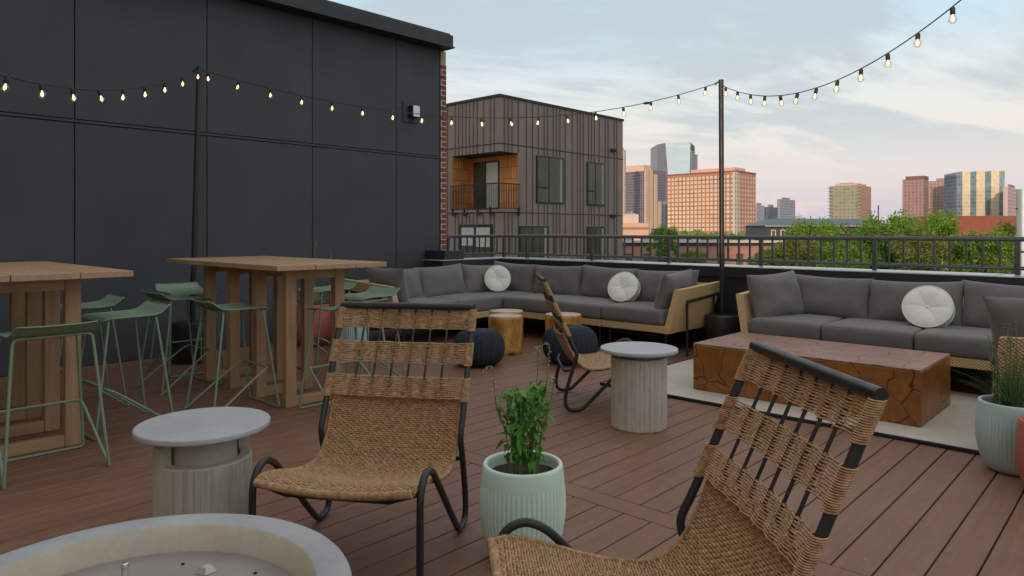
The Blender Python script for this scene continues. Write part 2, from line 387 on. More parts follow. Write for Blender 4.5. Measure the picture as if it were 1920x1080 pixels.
def bulbglass():
    t = NT('bulb_glass'); t.p.inputs['Roughness'].default_value = .04
    tr = t.node('ShaderNodeBsdfTransparent'); tr.inputs[0].default_value = (1,.93,.82,1); gl = t.node('ShaderNodeBsdfGlossy'); gl.inputs['Roughness'].default_value = .05
    lw = t.node('ShaderNodeLayerWeight'); lw.inputs[0].default_value = .35; mx = t.node('ShaderNodeMixShader')
    t.l.new(t.math('ADD', t.math('MULTIPLY', lw.outputs['Facing'], .45), .08), mx.inputs[0]); t.l.new(tr.outputs[0], mx.inputs[1]); t.l.new(gl.outputs[0], mx.inputs[2])
    t.l.new(mx.outputs[0], t.n['Material Output'].inputs[0]); return t.m
M['bulb'] = bulbglass()
M['fila'] = emit('warm_filament', (1,.62,.25), 4.2)
def facade(name, wall, glass, du, dv, fu=.7, fv=.6, rough=.25, glass2=None, uo=0., metal=0.):
    """wall with a grid of windows, in metres on the building's own faces"""
    t = NT(name); x = t.node('ShaderNodeSeparateXYZ'); t.l.new(t.tc.outputs['Object'], x.inputs[0])
    u = t.math('DIVIDE', t.math('ADD', t.math('ADD', x.outputs[0], x.outputs[1]), 1000.0+uo), du); v = t.math('DIVIDE', t.math('ADD', x.outputs[2], 1000.0), dv)
    mu = t.math('LESS_THAN', t.math('FRACT', u), fu); mv = t.math('LESS_THAN', t.math('FRACT', v), fv); m_ = t.math('MULTIPLY', mu, mv)
    cb_ = t.node('ShaderNodeCombineXYZ'); t.l.new(t.math('FLOOR', u), cb_.inputs[0]); t.l.new(t.math('FLOOR', v), cb_.inputs[1])
    wn_ = t.node('ShaderNodeTexWhiteNoise', noise_dimensions='2D'); t.l.new(cb_.outputs[0], wn_.inputs['Vector'])
    gc = t.mix(wn_.outputs[0], glass, glass2 or tuple(q*.6 for q in glass)); wc = t.mix(t.rng(t.noise(.08, 4), .3, .7), tuple(q*.88 for q in wall), wall)
    col = t.mix(m_, wc, gc)
    t.out(col, t.math('SUBTRACT', .8, t.math('MULTIPLY', m_, .8-rough)), t.math('MULTIPLY', m_, metal))
    return t.m
# ---------------------------------------------------------------- SETTING: ground far below, deck
g = MB(); g.add([(-3000,-500,-10),(3000,-500,-10),(3000,6000,-10),(-3000,6000,-10)], [(0,1,2,3)])
t_ = NT('city_ground'); n_ = t_.noise(.03, 6, .6); tag(g.build('ground', t_.out(t_.mix(t_.rng(n_,.4,.6), (.07,.09,.04), (.17,.16,.15)), .9)), kind='structure')
gd = MB(); q0 = .8166
# boards run along b; deck local frame: x along xV, y along bV with origin at G
def rf_of_q(q): return -q - G.dot(xV)             # q measured along -xV from world origin
gq = G.dot(bV)
def boards():
    rb_far, rb_near = 2.835-gq, 2.707-gq
    x_lo, x_hi = -3.88, 6.2
    xs = []; x = rf_of_q(q0); 
    while x > x_lo: x -= .145
    while x < x_hi:
        xs.append(x); x += .145
    rnd = random.Random(3)
    for x in xs:
        a, b_ = max(x+.0035, x_lo), min(x+.145-.0035, x_hi)
        segs = [(rb_far+.003, .98), (-9.5, rb_near-.003)]
        for (s0, s1) in segs:
            y = s0
            cut = 99
            while y < s1:
                e = min(cut, s1)
                if s1-e < .5: e = s1
                gd.box(a, b_, y+.0015, e-.0015, -.025, rnd.uniform(-.0006, .0006), bev=.0025)
                y = e; cut = e+rnd.uniform(3.6, 4.9)
    gd.box(x_lo, x_hi, rb_near, rb_far, -.025, .0002, bev=.0025)
boards()
tag(gd.build('deck', M['deck'], loc=G, rz=RZ), kind='structure')
sb_ = MB().box(-3.9, 6.3, -9.6, 1.0, -.5, -.03); tag(sb_.build('deck_subfloor', M['gap'], loc=G, rz=RZ), kind='structure')
# ---------------------------------------------------------------- dark clad building at left
WX, WY1 = -3.89, .298
wb = thing('dark_clad_building', 'tall charcoal panel-clad building wall with overhanging metal roof edge at left of terrace', 'building', RF(WX, 0), RZ)
w = MB(); ts = [-8.5,-7.2,-5.93,-4.674+.384-1.27*1, -4.674+.384, -4.674+1.643, -4.674+2.926, -4.674+4.195, WY1]
for a, b_ in zip(ts, ts[1:]):
    for z0, z1 in ((-.0, 2.335), (2.375, 3.95)):
        w.box(-.05, 0, a+.0045, b_-.0045, z0, z1, bev=.003)
w.box(-4.5, -.055, -8.5, WY1-.02, -10, 4.0); w.box(-.05, .006, -8.5, WY1, 2.343, 2.367)
w.build('wall', M['wallm'], wb)
w = MB(); w.box(-4.6, .22, -8.6, WY1+.06, 3.905, 4.075, bev=.004); w.box(-4.55, .19, -8.6, WY1+.03, 4.076, 4.10); w.box(-4.6,.235,-8.6,WY1+.075,3.895,3.915)
w.build('roof_edge', M['fascia'], wb)
MB().box(-10, 5.0, -24, -9.75, -10, 15.5).box(5.01, 16, -24, -9.75, -10, 3.3).build('unseen_shade_block', simple('pale_bounce_block', (.60,.46,.34), .85, .12, 3), wb)  # unseen block added behind the camera to shade the terrace and bounce warm light
w = MB(); w.box(-.34, .0, WY1+.002, WY1+.12, .6, 3.70); pil = w.build('brick_pilaster', None or M['brick'], wb)
w = MB(); w.box(-.34, -.004, WY1+.002, WY1+.115, 3.702, 3.893); w.build('trim_board', simple('pale_trim', (.42,.27,.15), .7), wb)
w = MB(); w.box(-.02, .008, WY1-.004, WY1+.01, 0, 3.89); w.build('corner_trim', M['fascia'], wb)
lf = thing('wall_light', 'small square wall light with white lens on the dark panel wall', 'wall light', RF(WX, -4.674+4.43, 2.93), RZ)
MB().box(.001, .02, -.13, .13, -.13, .14, bev=.003).build('back_plate', M['wallm'], lf); MB().box(.021, .12, -.055, .075, -.07, .09, bev=.006).build('housing', M['fascia'], lf); MB().box(.121, .135, -.045, .065, -.065, .085, bev=.004).build('lens', simple('white_lens', (.75,.76,.76), .3, .03), lf)
# ---------------------------------------------------------------- parapet + railing
pp = thing('parapet_wall', 'low charcoal parapet wall with wide pale metal coping round the terrace edge', 'parapet', RF(0,0), RZ)
CZ = .912
w = MB(); w.box(-3.36, 7.5, 1.0, 1.34, -10, CZ-.11); w.box(-3.72, -3.362, -.10, 1.34, -10, CZ-.11); w.box(-3.36, 7.5, .985, .998, .0, .34); w.build('wall', M['fascia'], pp)
w = MB(); w.box(-3.345, 7.5, .97, .998, CZ-.115, CZ-.006); w.box(-3.398+.0, -3.346+.0, -.12, .998, CZ-.115, CZ-.006); w.box(-3.72, -3.40, -.14, -.112, CZ-.115, CZ-.006); w.build('coping_fascia', M['fascia'], pp)
w = MB()
xs = [-3.36,-1.4,.6,2.62,4.9,7.5]
for i, (a, b_) in enumerate(zip(xs, xs[1:])): w.box(a+.003, b_-.003, .962, 1.42, CZ-.005, CZ+(.001 if i%2 else .004))
w.box(-3.75, -3.363, -.145, 1.42, CZ-.005, CZ+.002)
w.build('coping', M['cap'], pp)
w = MB(); w.box(-3.86, -3.45, .0, .36, CZ+.003, CZ+.125, bev=.004); w.build('upstand', M['fascia'], pp)
rl = thing('guard_railing', 'dark metal guard railing with round top rail and thin balusters on the parapet', 'railing', RF(0,0), RZ)
RT, RB, RY, RX = 1.232, .975, 1.24, -3.55
path = [(RX,.15,CZ),(RX,.15,RT-.05),(RX,.17,RT-.01),(RX,.22,RT),(RX,RY,RT),(7.5,RY,RT)]
MB().tube([(RX,.15,CZ),(RX,.15,RT-.06),(RX,.165,RT-.02),(RX,.20,RT),(RX,RY-.05,RT),(RX+.015,RY-.015,RT),(RX+.05,RY,RT),(7.5,RY,RT)], .0215, 12).build('top_rail', M['railm'], rl)
MB().tube([(RX,.17,RB),(RX,RY-.02,RB),(RX+.02,RY,RB),(7.5,RY,RB)], .018, 8).build('bottom_rail', M['railm'], rl)
def rf_x_of_px(px, y): 
    k = (px-CX)/F; o = G+bV*y; return (k*o.y-o.x)/(xV.x-k*xV.y)
xpost = [rf_x_of_px(p, RY) for p in (1062, 1217, 1402, 1640, 1908)]
st = (xpost[4]-xpost[3]); xpost = [RX+.03]+[xpost[3]+st*i for i in range(-4,3)]
xpost = [x for i, x in enumerate(xpost) if i == 0 or x > RX+.4]
nb = 0
for i, x in enumerate(xpost):
    MB().box(x-.02, x+.02, RY-.02, RY+.02, CZ+.004, RT-.015, bev=.003).build('post', M['railm'], rl)
    if i+1 < len(xpost):
        n = round((xpost[i+1]-x)/.127)
        for k in range(1, n):
            xx = x+(xpost[i+1]-x)*k/n; MB().box(xx-.009, xx+.009, RY-.009, RY+.009, RB, RT-.01).build('baluster', M['railm'], rl)
for k in range(1, 9):
    y = .15+(RY-.15)*k/9; MB().box(RX-.0075, RX+.0075, y-.0075, y+.0075, RB, RT-.01).build('baluster', M['railm'], rl)
# ---------------------------------------------------------------- mat and block table
pc = toRF(floor_at(1124, 722)); pr = 5.2
mt = thing('outdoor_mat', 'large cream outdoor mat with black edging under the block coffee table', 'mat', RF(pc[0], pc[1]), RZ)
MB().box(.02, pr, .02, 1.68, .002, .020, bev=.002).build('mat_field', M['rug'], mt)
w = MB(); w.box(0, pr, 0, .019, .002, .024, bev=.003); w.box(0, .019, .0195, 1.70, .002, .024, bev=.003); w.build('edging', M['rubber'], mt)
c0 = toRF(floor_at(1727, 808)); 
ct = thing('block_coffee_table', 'long solid polished root-wood block coffee table on the cream mat', 'coffee table', RF(c0[0], c0[1], .02), RZ)
w = MB().box(-1.64, 0, 0, .85, 0, .365, bev=.006); w.build('block', M['block_side'], ct)
MB().box(-1.639, -.001, .001, .849, .3655, .375, bev=.004).build('top', M['block_top'], ct)
# ---------------------------------------------------------------- cushions
def pillow(mb, w_, h_, t, Mx, seed=0, n=22, k=3, pinch=.085):
    vs = []; fs = []
    for side in (-1, 1):
        for i in range(n+1):
            u = -1+2*i/n; u = math.copysign(1-(1-abs(u))**1.4, u)
            for j in range(n+1):
                v = -1+2*j/n; v = math.copysign(1-(1-abs(v))**1.4, v)
                x = w_/2*u*(1-pinch*(1-v*v)*u*u); z = h_/2*v*(1-pinch*(1-u*u)*v*v)
                th = max(0, (1-abs(u)**k)*(1-abs(v)**k))**.5
                y = side*(t/2*th)
                wr = noise.noise(Vector((x*6+seed*7.1, z*6, side*2)))*.026+noise.noise(Vector((x*17+seed, z*11, side)))*.010+.012*math.sin((abs(u)+abs(v))*9+seed)*max(0, abs(u)*abs(v)-.2)
                y += side*wr*th*(1-.3*th)
                vs.append((x, y, z))
    m = n+1
    for s_ in (0, 1):
        o = s_*m*m
        for i in range(n):
            for j in range(n):
                q = (o+i*m+j, o+(i+1)*m+j, o+(i+1)*m+j+1, o+i*m+j+1)
                fs.append(q if s_ == 0 else q[::-1])
    mb.add(vs, fs, Mx, True)
def seatc(mb, x0, x1, y0, y1, z0, z1, r=.035, seed=0):
    n = 14; vs = []; fs = []
    cx, cy, cz = (x0+x1)/2, (y0+y1)/2, (z0+z1)/2; a, b_, c = (x1-x0)/2, (y1-y0)/2, (z1-z0)/2
    idx = {}
    def vert(i, j, k):
        key = (i, j, k)
        if key in idx: return idx[key]
        s_ = lambda t: math.copysign(1-(1-abs(t))**1.6, t)
        p = Vector((a*s_(-1+2*i/n), b_*s_(-1+2*j/n), c*s_(-1+2*k/6)))
        inner = Vector((max(-a+r, min(a-r, p.x)), max(-b_+r, min(b_-r, p.y)), max(-c+r, min(c-r, p.z)))); d = p-inner
        if d.length > 1e-6: p = inner+d.normalized()*r
        if k > 3: p.z += .012*(1-(p.x/a)**4)*(1-(p.y/b_)**4)*(k-3)/3
        p.z += .003*noise.noise(Vector((p.x*5+seed, p.y*5, 0)))
        p.y -= (.006*math.sin(math.pi*k/6)) if j == 0 else 0
        idx[key] = len(vs); vs.append((p.x+cx, p.y+cy, p.z+cz)); return idx[key]
    N3 = (n, n, 6)
    for ax in range(3):
        u, v = [q for q in range(3) if q != ax]
        for e in (0, N3[ax]):
            for i in range(N3[u]):
                for j in range(N3[v]):
                    f = []
                    for di, dj in ((0,0),(1,0),(1,1),(0,1)):
                        t = [0,0,0]; t[ax] = e; t[u] = i+di; t[v] = j+dj; f.append(vert(*t))
                    flip = (ax == 1) ^ (e == 0)
                    fs.append(tuple(f[::-1]) if flip else tuple(f))
    mb.add(vs, fs, None, True)
def arm(mb, x, sgn, y0=0., lean=.06, flare=.10, d=.84, th=.07):
    """side panel at x (outer bottom), flaring outwards by sgn"""
    o = x; vs = []
    for (y, z) in ((0,.25),(lean,.70),(d+.13,.745),(d,.27)):
        f = flare*(z-.25)/.47*sgn
        vs += [(o+f, y0+y, z), (o+f-sgn*th, y0+y, z)]
    fs = [(0,2,4,6),(7,5,3,1),(0,1,3,2),(2,3,5,4),(4,5,7,6),(6,7,1,0)]
    if sgn > 0: fs = [f for f in fs]
    mb.add(vs, fs)
def armframe(mb, x, sgn):
    xo = x+sgn*.075
    mb.tube([(xo, .24, .0), (xo, .24, .575)], .014, 8); mb.tube([(xo, .82, .0), (xo, .82, .60)], .014, 8); mb.tube([(xo,.24,.57),(xo,.95,.615)], .017, 8)
LEAN = R(-13)
# L-shaped sofa
ls = thing('corner_sofa', 'L-shaped rattan corner sofa with charcoal cushions, against the far corner of the parapet', 'sofa', RF(0,0), RZ)
w = MB()
w.box(-.845, -.0, 0, .86, .25, .325, bev=.006); w.box(-2.36, -.855, 0, .86, .25, .325, bev=.006)
w.box(-3.21, -2.362, -1.60, .86, .25, .325, bev=.006)
w.build('base', M['rattan'], ls)
w = MB(); 
w.add([(-3.24,.80,.325),(-.02,.80,.325),(-.02,.87,.325),(-3.24,.87,.325),(-3.24,.92,.72),(-.02,.92,.72),(-.02,.98,.72),(-3.24,.98,.72)], [(3,2,1,0),(4,5,6,7),(0,1,5,4),(1,2,6,5),(2,3,7,6),(3,0,4,7)])
w.add([(-3.15,-1.6,.325),(-3.21,-1.6,.325),(-3.21,.85,.325),(-3.15,.85,.325),(-3.27,-1.6,.72),(-3.33,-1.6,.72),(-3.33,.93,.72),(-3.27,.93,.72)], [(0,1,2,3),(7,6,5,4),(4,5,1,0),(5,6,2,1),(6,7,3,2),(7,4,0,3)])
w.build('backrest', M['rattan'], ls)
w = MB(); arm(w, .0, 1); w.build('armrest', M['rattan'], ls)
w = MB()   # left arm, facing -y end
vs = []
for (x, z) in ((-2.36,.25),(-2.42,.70),(-3.33,.745),(-3.21,.27)):
    f = .10*(z-.25)/.47
    vs += [(x, -1.60-f, z), (x, -1.60-f+.07, z)]
w.add(vs, [(6,4,2,0),(1,3,5,7),(2,3,1,0),(4,5,3,2),(6,7,5,4),(0,1,7,6)]); w.build('armrest', M['rattan'], ls)
w = MB(); armframe(w, .0, 1); w.build('arm_frame', M['black'], ls)
w = MB(); w.tube([(-2.6,-1.675,0),(-2.6,-1.675,.575)], .014); w.tube([(-3.18,-1.675,0),(-3.18,-1.675,.60)], .014); w.tube([(-2.6,-1.675,.57),(-3.3,-1.675,.615)], .017); w.build('arm_frame', M['black'], ls)
for (x, y) in ((-.08,.08),(-.78,.08),(-.92,.08),(-1.6,.08),(-2.3,.08),(-.3,.8),(-1.6,.8),(-2.42,-.1),(-2.42,-1.5),(-3.1,-1.5),(-3.1,.7)):
    MB().tube([(x,y,0),(x,y,.25)], .011, 8).build('leg', M['black'], ls)
w = MB(); w.tube([(-2.3,.1,.20),(-.08,.1,.20)], .008, 6); w.tube([(-2.44,-1.5,.20),(-2.44,.1,.20)], .008, 6); w.build('stretcher', M['black'], ls)
for i, (x0, x1, y0, y1) in enumerate([(-.845,-.075,-.01,.78), (-2.345,-.855,-.01,.78), (-3.13,-2.365,-.72,.78), (-3.13,-2.365,-1.52,-.73)]):
    w = MB(); seatc(w, x0, x1, y0, y1, .327, .49, .035, i); w.build('seat_cushion', M['fabric'], ls)
for i in range(4):
    w = MB(); xx = -.46-.79*i; pillow(w, .83, .43, .21, TR(xx, .70, .655+.008*(i%2), rx=LEAN+R(2*(i%2)), ry=R((-2,1.5,-1,2)[i])), i); w.build('back_cushion', M['fabric'], ls)
for i in range(3):
    w = MB(); yy = .30-.72*i; pillow(w, .79, .43, .21, TR(-3.03+.03*(i==0), yy, .65+.01*(i%2), rz=R(90), rx=LEAN, ry=R((2,-2,1)[i])), i+9); w.build('back_cushion', M['fabric'], ls)
w = MB(); pillow(w, .68, .42, .20, TR(-.15, .36, .67, rz=R(-84), rx=R(-16), ry=R(3)), 20); w.build('side_cushion', M['fabric'], ls)
w = MB(); pillow(w, .66, .44, .19, TR(-2.78, -1.44, .68, rz=R(180), rx=R(-12)), 21); w.build('side_cushion', M['fabric'], ls)
# right sofa
X0 = .787
rs = thing('sectional_sofa', 'rattan sectional sofa with charcoal cushions behind the root-wood block table', 'sofa', RF(X0,0), RZ)
w = MB(); w.box(0, 3.05, 0, .86, .25, .325, bev=.006); w.box(2.16, 3.05, -1.36, -.002, .25, .325, bev=.006); w.build('base', M['rattan'], rs)
w = MB(); w.add([(0,.80,.325),(3.1,.80,.325),(3.1,.87,.325),(0,.87,.325),(0,.92,.72),(3.1,.92,.72),(3.1,.98,.72),(0,.98,.72)], [(3,2,1,0),(4,5,6,7),(0,1,5,4),(1,2,6,5),(2,3,7,6),(3,0,4,7)])
w.add([(2.99,-1.36,.325),(3.05,-1.36,.325),(3.05,.85,.325),(2.99,.85,.325),(3.11,-1.36,.72),(3.17,-1.36,.72),(3.17,.93,.72),(3.11,.93,.72)], [(3,2,1,0),(4,5,6,7),(0,1,5,4),(1,2,6,5),(2,3,7,6),(3,0,4,7)]); w.build('backrest', M['rattan'], rs)
w = MB(); arm(w, .0, -1); w.build('armrest', M['rattan'], rs)
w = MB(); armframe(w, .0, -1); w.build('arm_frame', M['black'], rs)
w = MB(); vs = []
for (x, z) in ((2.16,.25),(2.22,.69),(3.17,.735),(3.05,.27)):
    f = .10*(z-.25)/.47; vs += [(x, -1.36-f, z), (x, -1.36-f+.07, z)]
w.add(vs, [(0,2,4,6),(7,5,3,1),(0,1,3,2),(2,3,5,4),(4,5,7,6),(6,7,1,0)]); w.build('armrest', M['rattan'], rs)
for (x, y) in ((.1,.08),(1.5,.08),(2.2,.0),(2.24,-1.3),(2.95,-1.3),(.1,.8),(1.5,.8),(2.9,.8)):
    MB().tube([(x,y,0.0),(x,y,.25)], .011, 8).build('leg', M['black'], rs)
for i, (x0, x1, y0, y1) in enumerate([(.075,.71,-.01,.78), (.72,1.43,-.01,.78), (1.44,2.15,-.01,.78), (2.16,2.97,-.30,.78), (2.16,2.97,-1.30,-.31)]):
    w = MB(); seatc(w, x0, x1, y0, y1, .327, .49, .035, i+5); w.build('seat_cushion', M['fabric'], rs)
for i, xx in enumerate((.54, 1.28, 2.02, 2.72)):
    w = MB(); pillow(w, .80, .43, .21, TR(xx, .70, .655+.008*((i+1)%2), rx=LEAN, ry=R((1.5,-1.5,2,-1)[i])), i+30); w.build('back_cushion', M['fabric'], rs)
for i, yy in enumerate((-.2, -.95)):
    w = MB(); pillow(w, .76, .43, .20, TR(2.88, yy, .655, rz=R(-90), rx=LEAN), i+40); w.build('back_cushion', M['fabric'], rs)
w = MB(); pillow(w, .62, .46, .23, TR(.17, .36, .68, rz=R(68), rx=R(-14), ry=R(-3)), 50); w.build('side_cushion', M['fabric'], rs)
w = MB(); pillow(w, .60, .44, .19, TR(2.42, -1.22, .715, rz=R(180), rx=R(-12), ry=R(4)), 51); w.build('side_cushion', M['fabric'], rs)
# round throw pillows
def round_pillow(loc, face, tilt, r, label, roll=0):
    o = thing('round_pillow', label, 'pillow', loc, 0, 'round cream throw pillows on the sofas')
    Mx = Matrix.Rotation(face, 4, 'Z') @ Matrix.Rotation(tilt, 4, 'X') @ Matrix.Rotation(R(90), 4, 'X')
    pr_ = [(.004,-.028),(.02,-.034),(.06,-.047),(r*.6,-.056),(r*.88,-.052),(r*.975,-.043)]
    w = MB(); full = pr_+[(a, -b_) for a, b_ in reversed(pr_)]
    def fr(t, q, z):
        return q
    n = 72; vs = []; m = len(full)
    for i, (q, z) in enumerate(full):
        for j in range(n):
            t = 2*math.pi*j/n; crease = (abs(math.sin(t*3))**.4); zz_ = z*(1-.10*(1-crease)*(1 if q < r*.9 else 0)); vs.append((q*math.cos(t), q*math.sin(t), zz_))
    fs = [(i*n+j, i*n+(j+1)%n, (i+1)*n+(j+1)%n, (i+1)*n+j) for i in range(m-1) for j in range(n)]
    w.add(vs, fs, Mx, True); w.build('cover', M['white'], o)
    w = MB()
    for s_ in (-1, 1): w.tube([(r*.98*math.cos(2*math.pi*j/48), r*.98*math.sin(2*math.pi*j/48), s_*.043) for j in range(48)], .006, 6, Mx, closed=True)
    w.build('piping', M['white'], o)
    w = MB()
    for j in range(84):
        t = 2*math.pi*j/84; w.tube([(r*.985*math.cos(t), r*.985*math.sin(t), -.038), (r*.985*math.cos(t), r*.985*math.sin(t), .038)], .0042, 5, Mx)
    w.build('ribbed_band', M['white'], o)
    w = MB(); w.lathe([(.001,-.034),(.012,-.036),(.012,-.030)], 12, Mx); w.lathe([(.001,.034),(.012,.036),(.012,.030)], 12, Mx); w.build('button', M['white'], o)
    return o
def sofa_pt(px, back): 
    x = rf_x_of_px(px, back); return RF(x, back)
p = sofa_pt(933, .30); round_pillow((p.x, p.y, CH-(523-HY)/F*p.y), R(2), R(-14), .172, 'round cream pillow upright at the inner corner of the L-shaped sofa')
p = sofa_pt(1170, .45); round_pillow((p.x, p.y, CH-(540-HY)/F*p.y), R(-32), R(-26), .182, 'round cream pillow turned to show its ribbed edge, on the L-shaped sofa')
p = sofa_pt(1740, .46); round_pillow((p.x, p.y, CH-(578-HY)/F*p.y), R(-40), R(-27), .19, 'round cream pillow with creased top leaning on the sofa behind the block table')
# ---------------------------------------------------------------- light poles and festoon
def pole(px, Y, ztop, lean, label):
    X = (px-CX)/F*Y; o = thing('light_pole', label, 'pole', (X-lean, Y, 0), 0, 'black poles carrying the string lights')
    MB().tube([(0,0,.3),(lean,0,ztop)], .027, 16).build('post', M['black'], o)
    w = MB(); w.lathe([(.175,0),(.185,.01),(.185,.38),(.178,.395),(.03,.40)], 40); w.build('base', M['black'], o)
    w = MB(); w.tube([(lean-.07,0,ztop-.05),(lean-.03,0,ztop-.02),(lean,0,ztop-.03)], .006, 6); w.tube([(lean-.07,0,ztop-.055),(lean-.06,0,ztop-.03),(lean-.045,0,ztop-.035),(lean-.055,0,ztop-.06)], .004, 6, closed=True); w.build('hook', M['black'], o)
    return Vector((X, Y, ztop))
pL = pole(374, 7.0, 2.95, .075, 'black string-light pole against the dark panel wall behind the bar table')
pR = pole(1352, 7.6, 2.95, -.012, 'black string-light pole between the two sofas')
def bulb_proto():
    b = MB().lathe([(.001,-.088),(.010,-.086),(.019,-.079),(.0235,-.069),(.024,-.060),(.020,-.047),(.0125,-.036),(.012,-.028)], 16)
    s_ = MB().lathe([(.0125,-.034),(.0145,-.030),(.0145,.004),(.009,.010),(.004,.012)], 12)
    f = MB().lathe([(.001,-.077),(.006,-.072),(.0095,-.062),(.008,-.052),(.0045,-.044),(.003,-.034)], 10)
    return b, s_, f
pb = bulb_proto(); bm = None
def span(a, b_, sag, n0, step, label, cnt=None, skew=0, name='string_light', jit=1):
    global bm
    o = thing(name, label, 'string lights', a, 0, 'festoon string light spans'); L = (b_-a).length; d = b_-a
    def pt(s_):
        t = s_/L; k = t+skew*t*(1-t); return d*t+Vector((0,0,-4*sag*k*(1-k)))
    MB().tube([pt(L*i/60) for i in range(61)], .0042, 5).build('cable', M['cable'], o)
    s_ = n0; i = 0; rnd = random.Random(int(L*100)+jit)
    while s_ < L-.03 and (cnt is None or i < cnt):
        if bm is None:
            g_ = pb[0].build('bulb', M['bulb'], o); k1 = pb[1].build('socket', M['cable'], g_); k2 = pb[2].build('filament', M['fila'], g_); bm = (g_, k1, k2)
        else:
            g_ = bm[0].copy(); COL.objects.link(g_); g_.parent = o
            for q in bm[1:]:
                c = q.copy(); COL.objects.link(c); c.parent = g_
        g_.location = pt(s_)+Vector((0,0,-.012)); g_.rotation_euler = (rnd.gauss(0,.12), rnd.gauss(0,.16), rnd.uniform(0,6))
        s_ += step; i += 1
    return o
span(pL+Vector((0,0,-.03)), Vector((-3.4, 1.6, 2.95)), .64, .02, .31, 'string of lit bulbs sagging over the bar tables to the left')
sm = span(pL+Vector((.01,0,-.03)), pR+Vector((-.03,0,-.03)), .43, .07, .305, 'string of lit bulbs spanning between the two poles', skew=-.12, jit=5)
d_ = pR-pL; cpos = d_*.845; cz_ = -.03-4*.43*(.845-.12*.845*.155)*(1-(.845-.12*.845*.155))
MB().tube([(cpos.x-.035, cpos.y, cz_+.028),(cpos.x-.02,cpos.y,cz_+.031),(cpos.x+.02,cpos.y,cz_+.034),(cpos.x+.035,cpos.y,cz_+.036)], [.007,.014,.014,.007], 8).build('connector', M['cable'], sm)
span(pR+Vector((.01,0,-.06)), Vector((2.72, 3.2, 2.98)), .47, .10, .305, 'string of lit bulbs rising from the middle pole to the upper right', jit=2)
# ---------------------------------------------------------------- bar tables
def bar_table(loc, rz, label):
    o = thing('bar_table', label, 'bar table', loc, rz, 'tall teak bar tables')
    # local x along long side (away), y across; origin near corner
    Lx, Wy = 1.97, .92; ys = [0, .285, .62, Wy]; rnd = random.Random(5)
    w = MB()
    for i in range(3):
        a, b_ = ys[i]+.002, ys[i+1]-.002; e = (0, .0, .008)[i]
        w.box(e, Lx-(.012, 0, .006)[i], a, b_, 1.025, 1.062, bev=.0025)
    w.build('tabletop', M['teak'], o)
    xs_ = [.265+.455*i for i in range(4)]
    for i, x in enumerate(xs_):
        for y in (.21, Wy-.21-.085):
            MB().box(x, x+.065, y, y+.085, 0, 1.02, bev=.003).build('leg', M['teakz'], o)
        MB().box(x+.004, x+.061, .296, Wy-.296, 0.001, .07, bev=.003).build('foot_bar', M['teaky'], o); MB().box(x+.004, x+.061, .296, Wy-.296, .945, 1.019, bev=.003).build('crossbar', M['teaky'], o)
        w = MB()
        for y in (.25,): w.lathe([(.001,0),(.007,.001),(.007,.003),(.001,.005)][::-1], 10, TR(x+.033, .2095, .965, rx=R(90)))
        w.build('bolt', M['chrome'], o)
    w = MB()
    for y in (.30, Wy-.34): w.box(xs_[0]+.066, xs_[3]-.001, y, y+.04, .955, 1.0195)
    w.build('top_rail', M['teakz'], o)
    return o
aR = math.atan2(-xV.y, -xV.x)                     # heading of p = -xV
pV = -xV
# local x = p, local y must be left-handed to b -> use mirrored origin: start at the right corner, y = -b
NA = Vector((-1.61, 4.80, 0)); RA = NA+bV*.92
ta = bar_table(RA, aR, 'tall teak bar table in front of the wall with its sharp corner toward the camera, seven stools round it')
for c in list(ta.children): pass
tb = dup(ta, Vector((-2.30, 4.25, 0)), aR, 'tall teak bar table cut by the left edge of the photo')
ta['label'] = 'tall teak bar table standing left of the terracotta pot, whole in view'
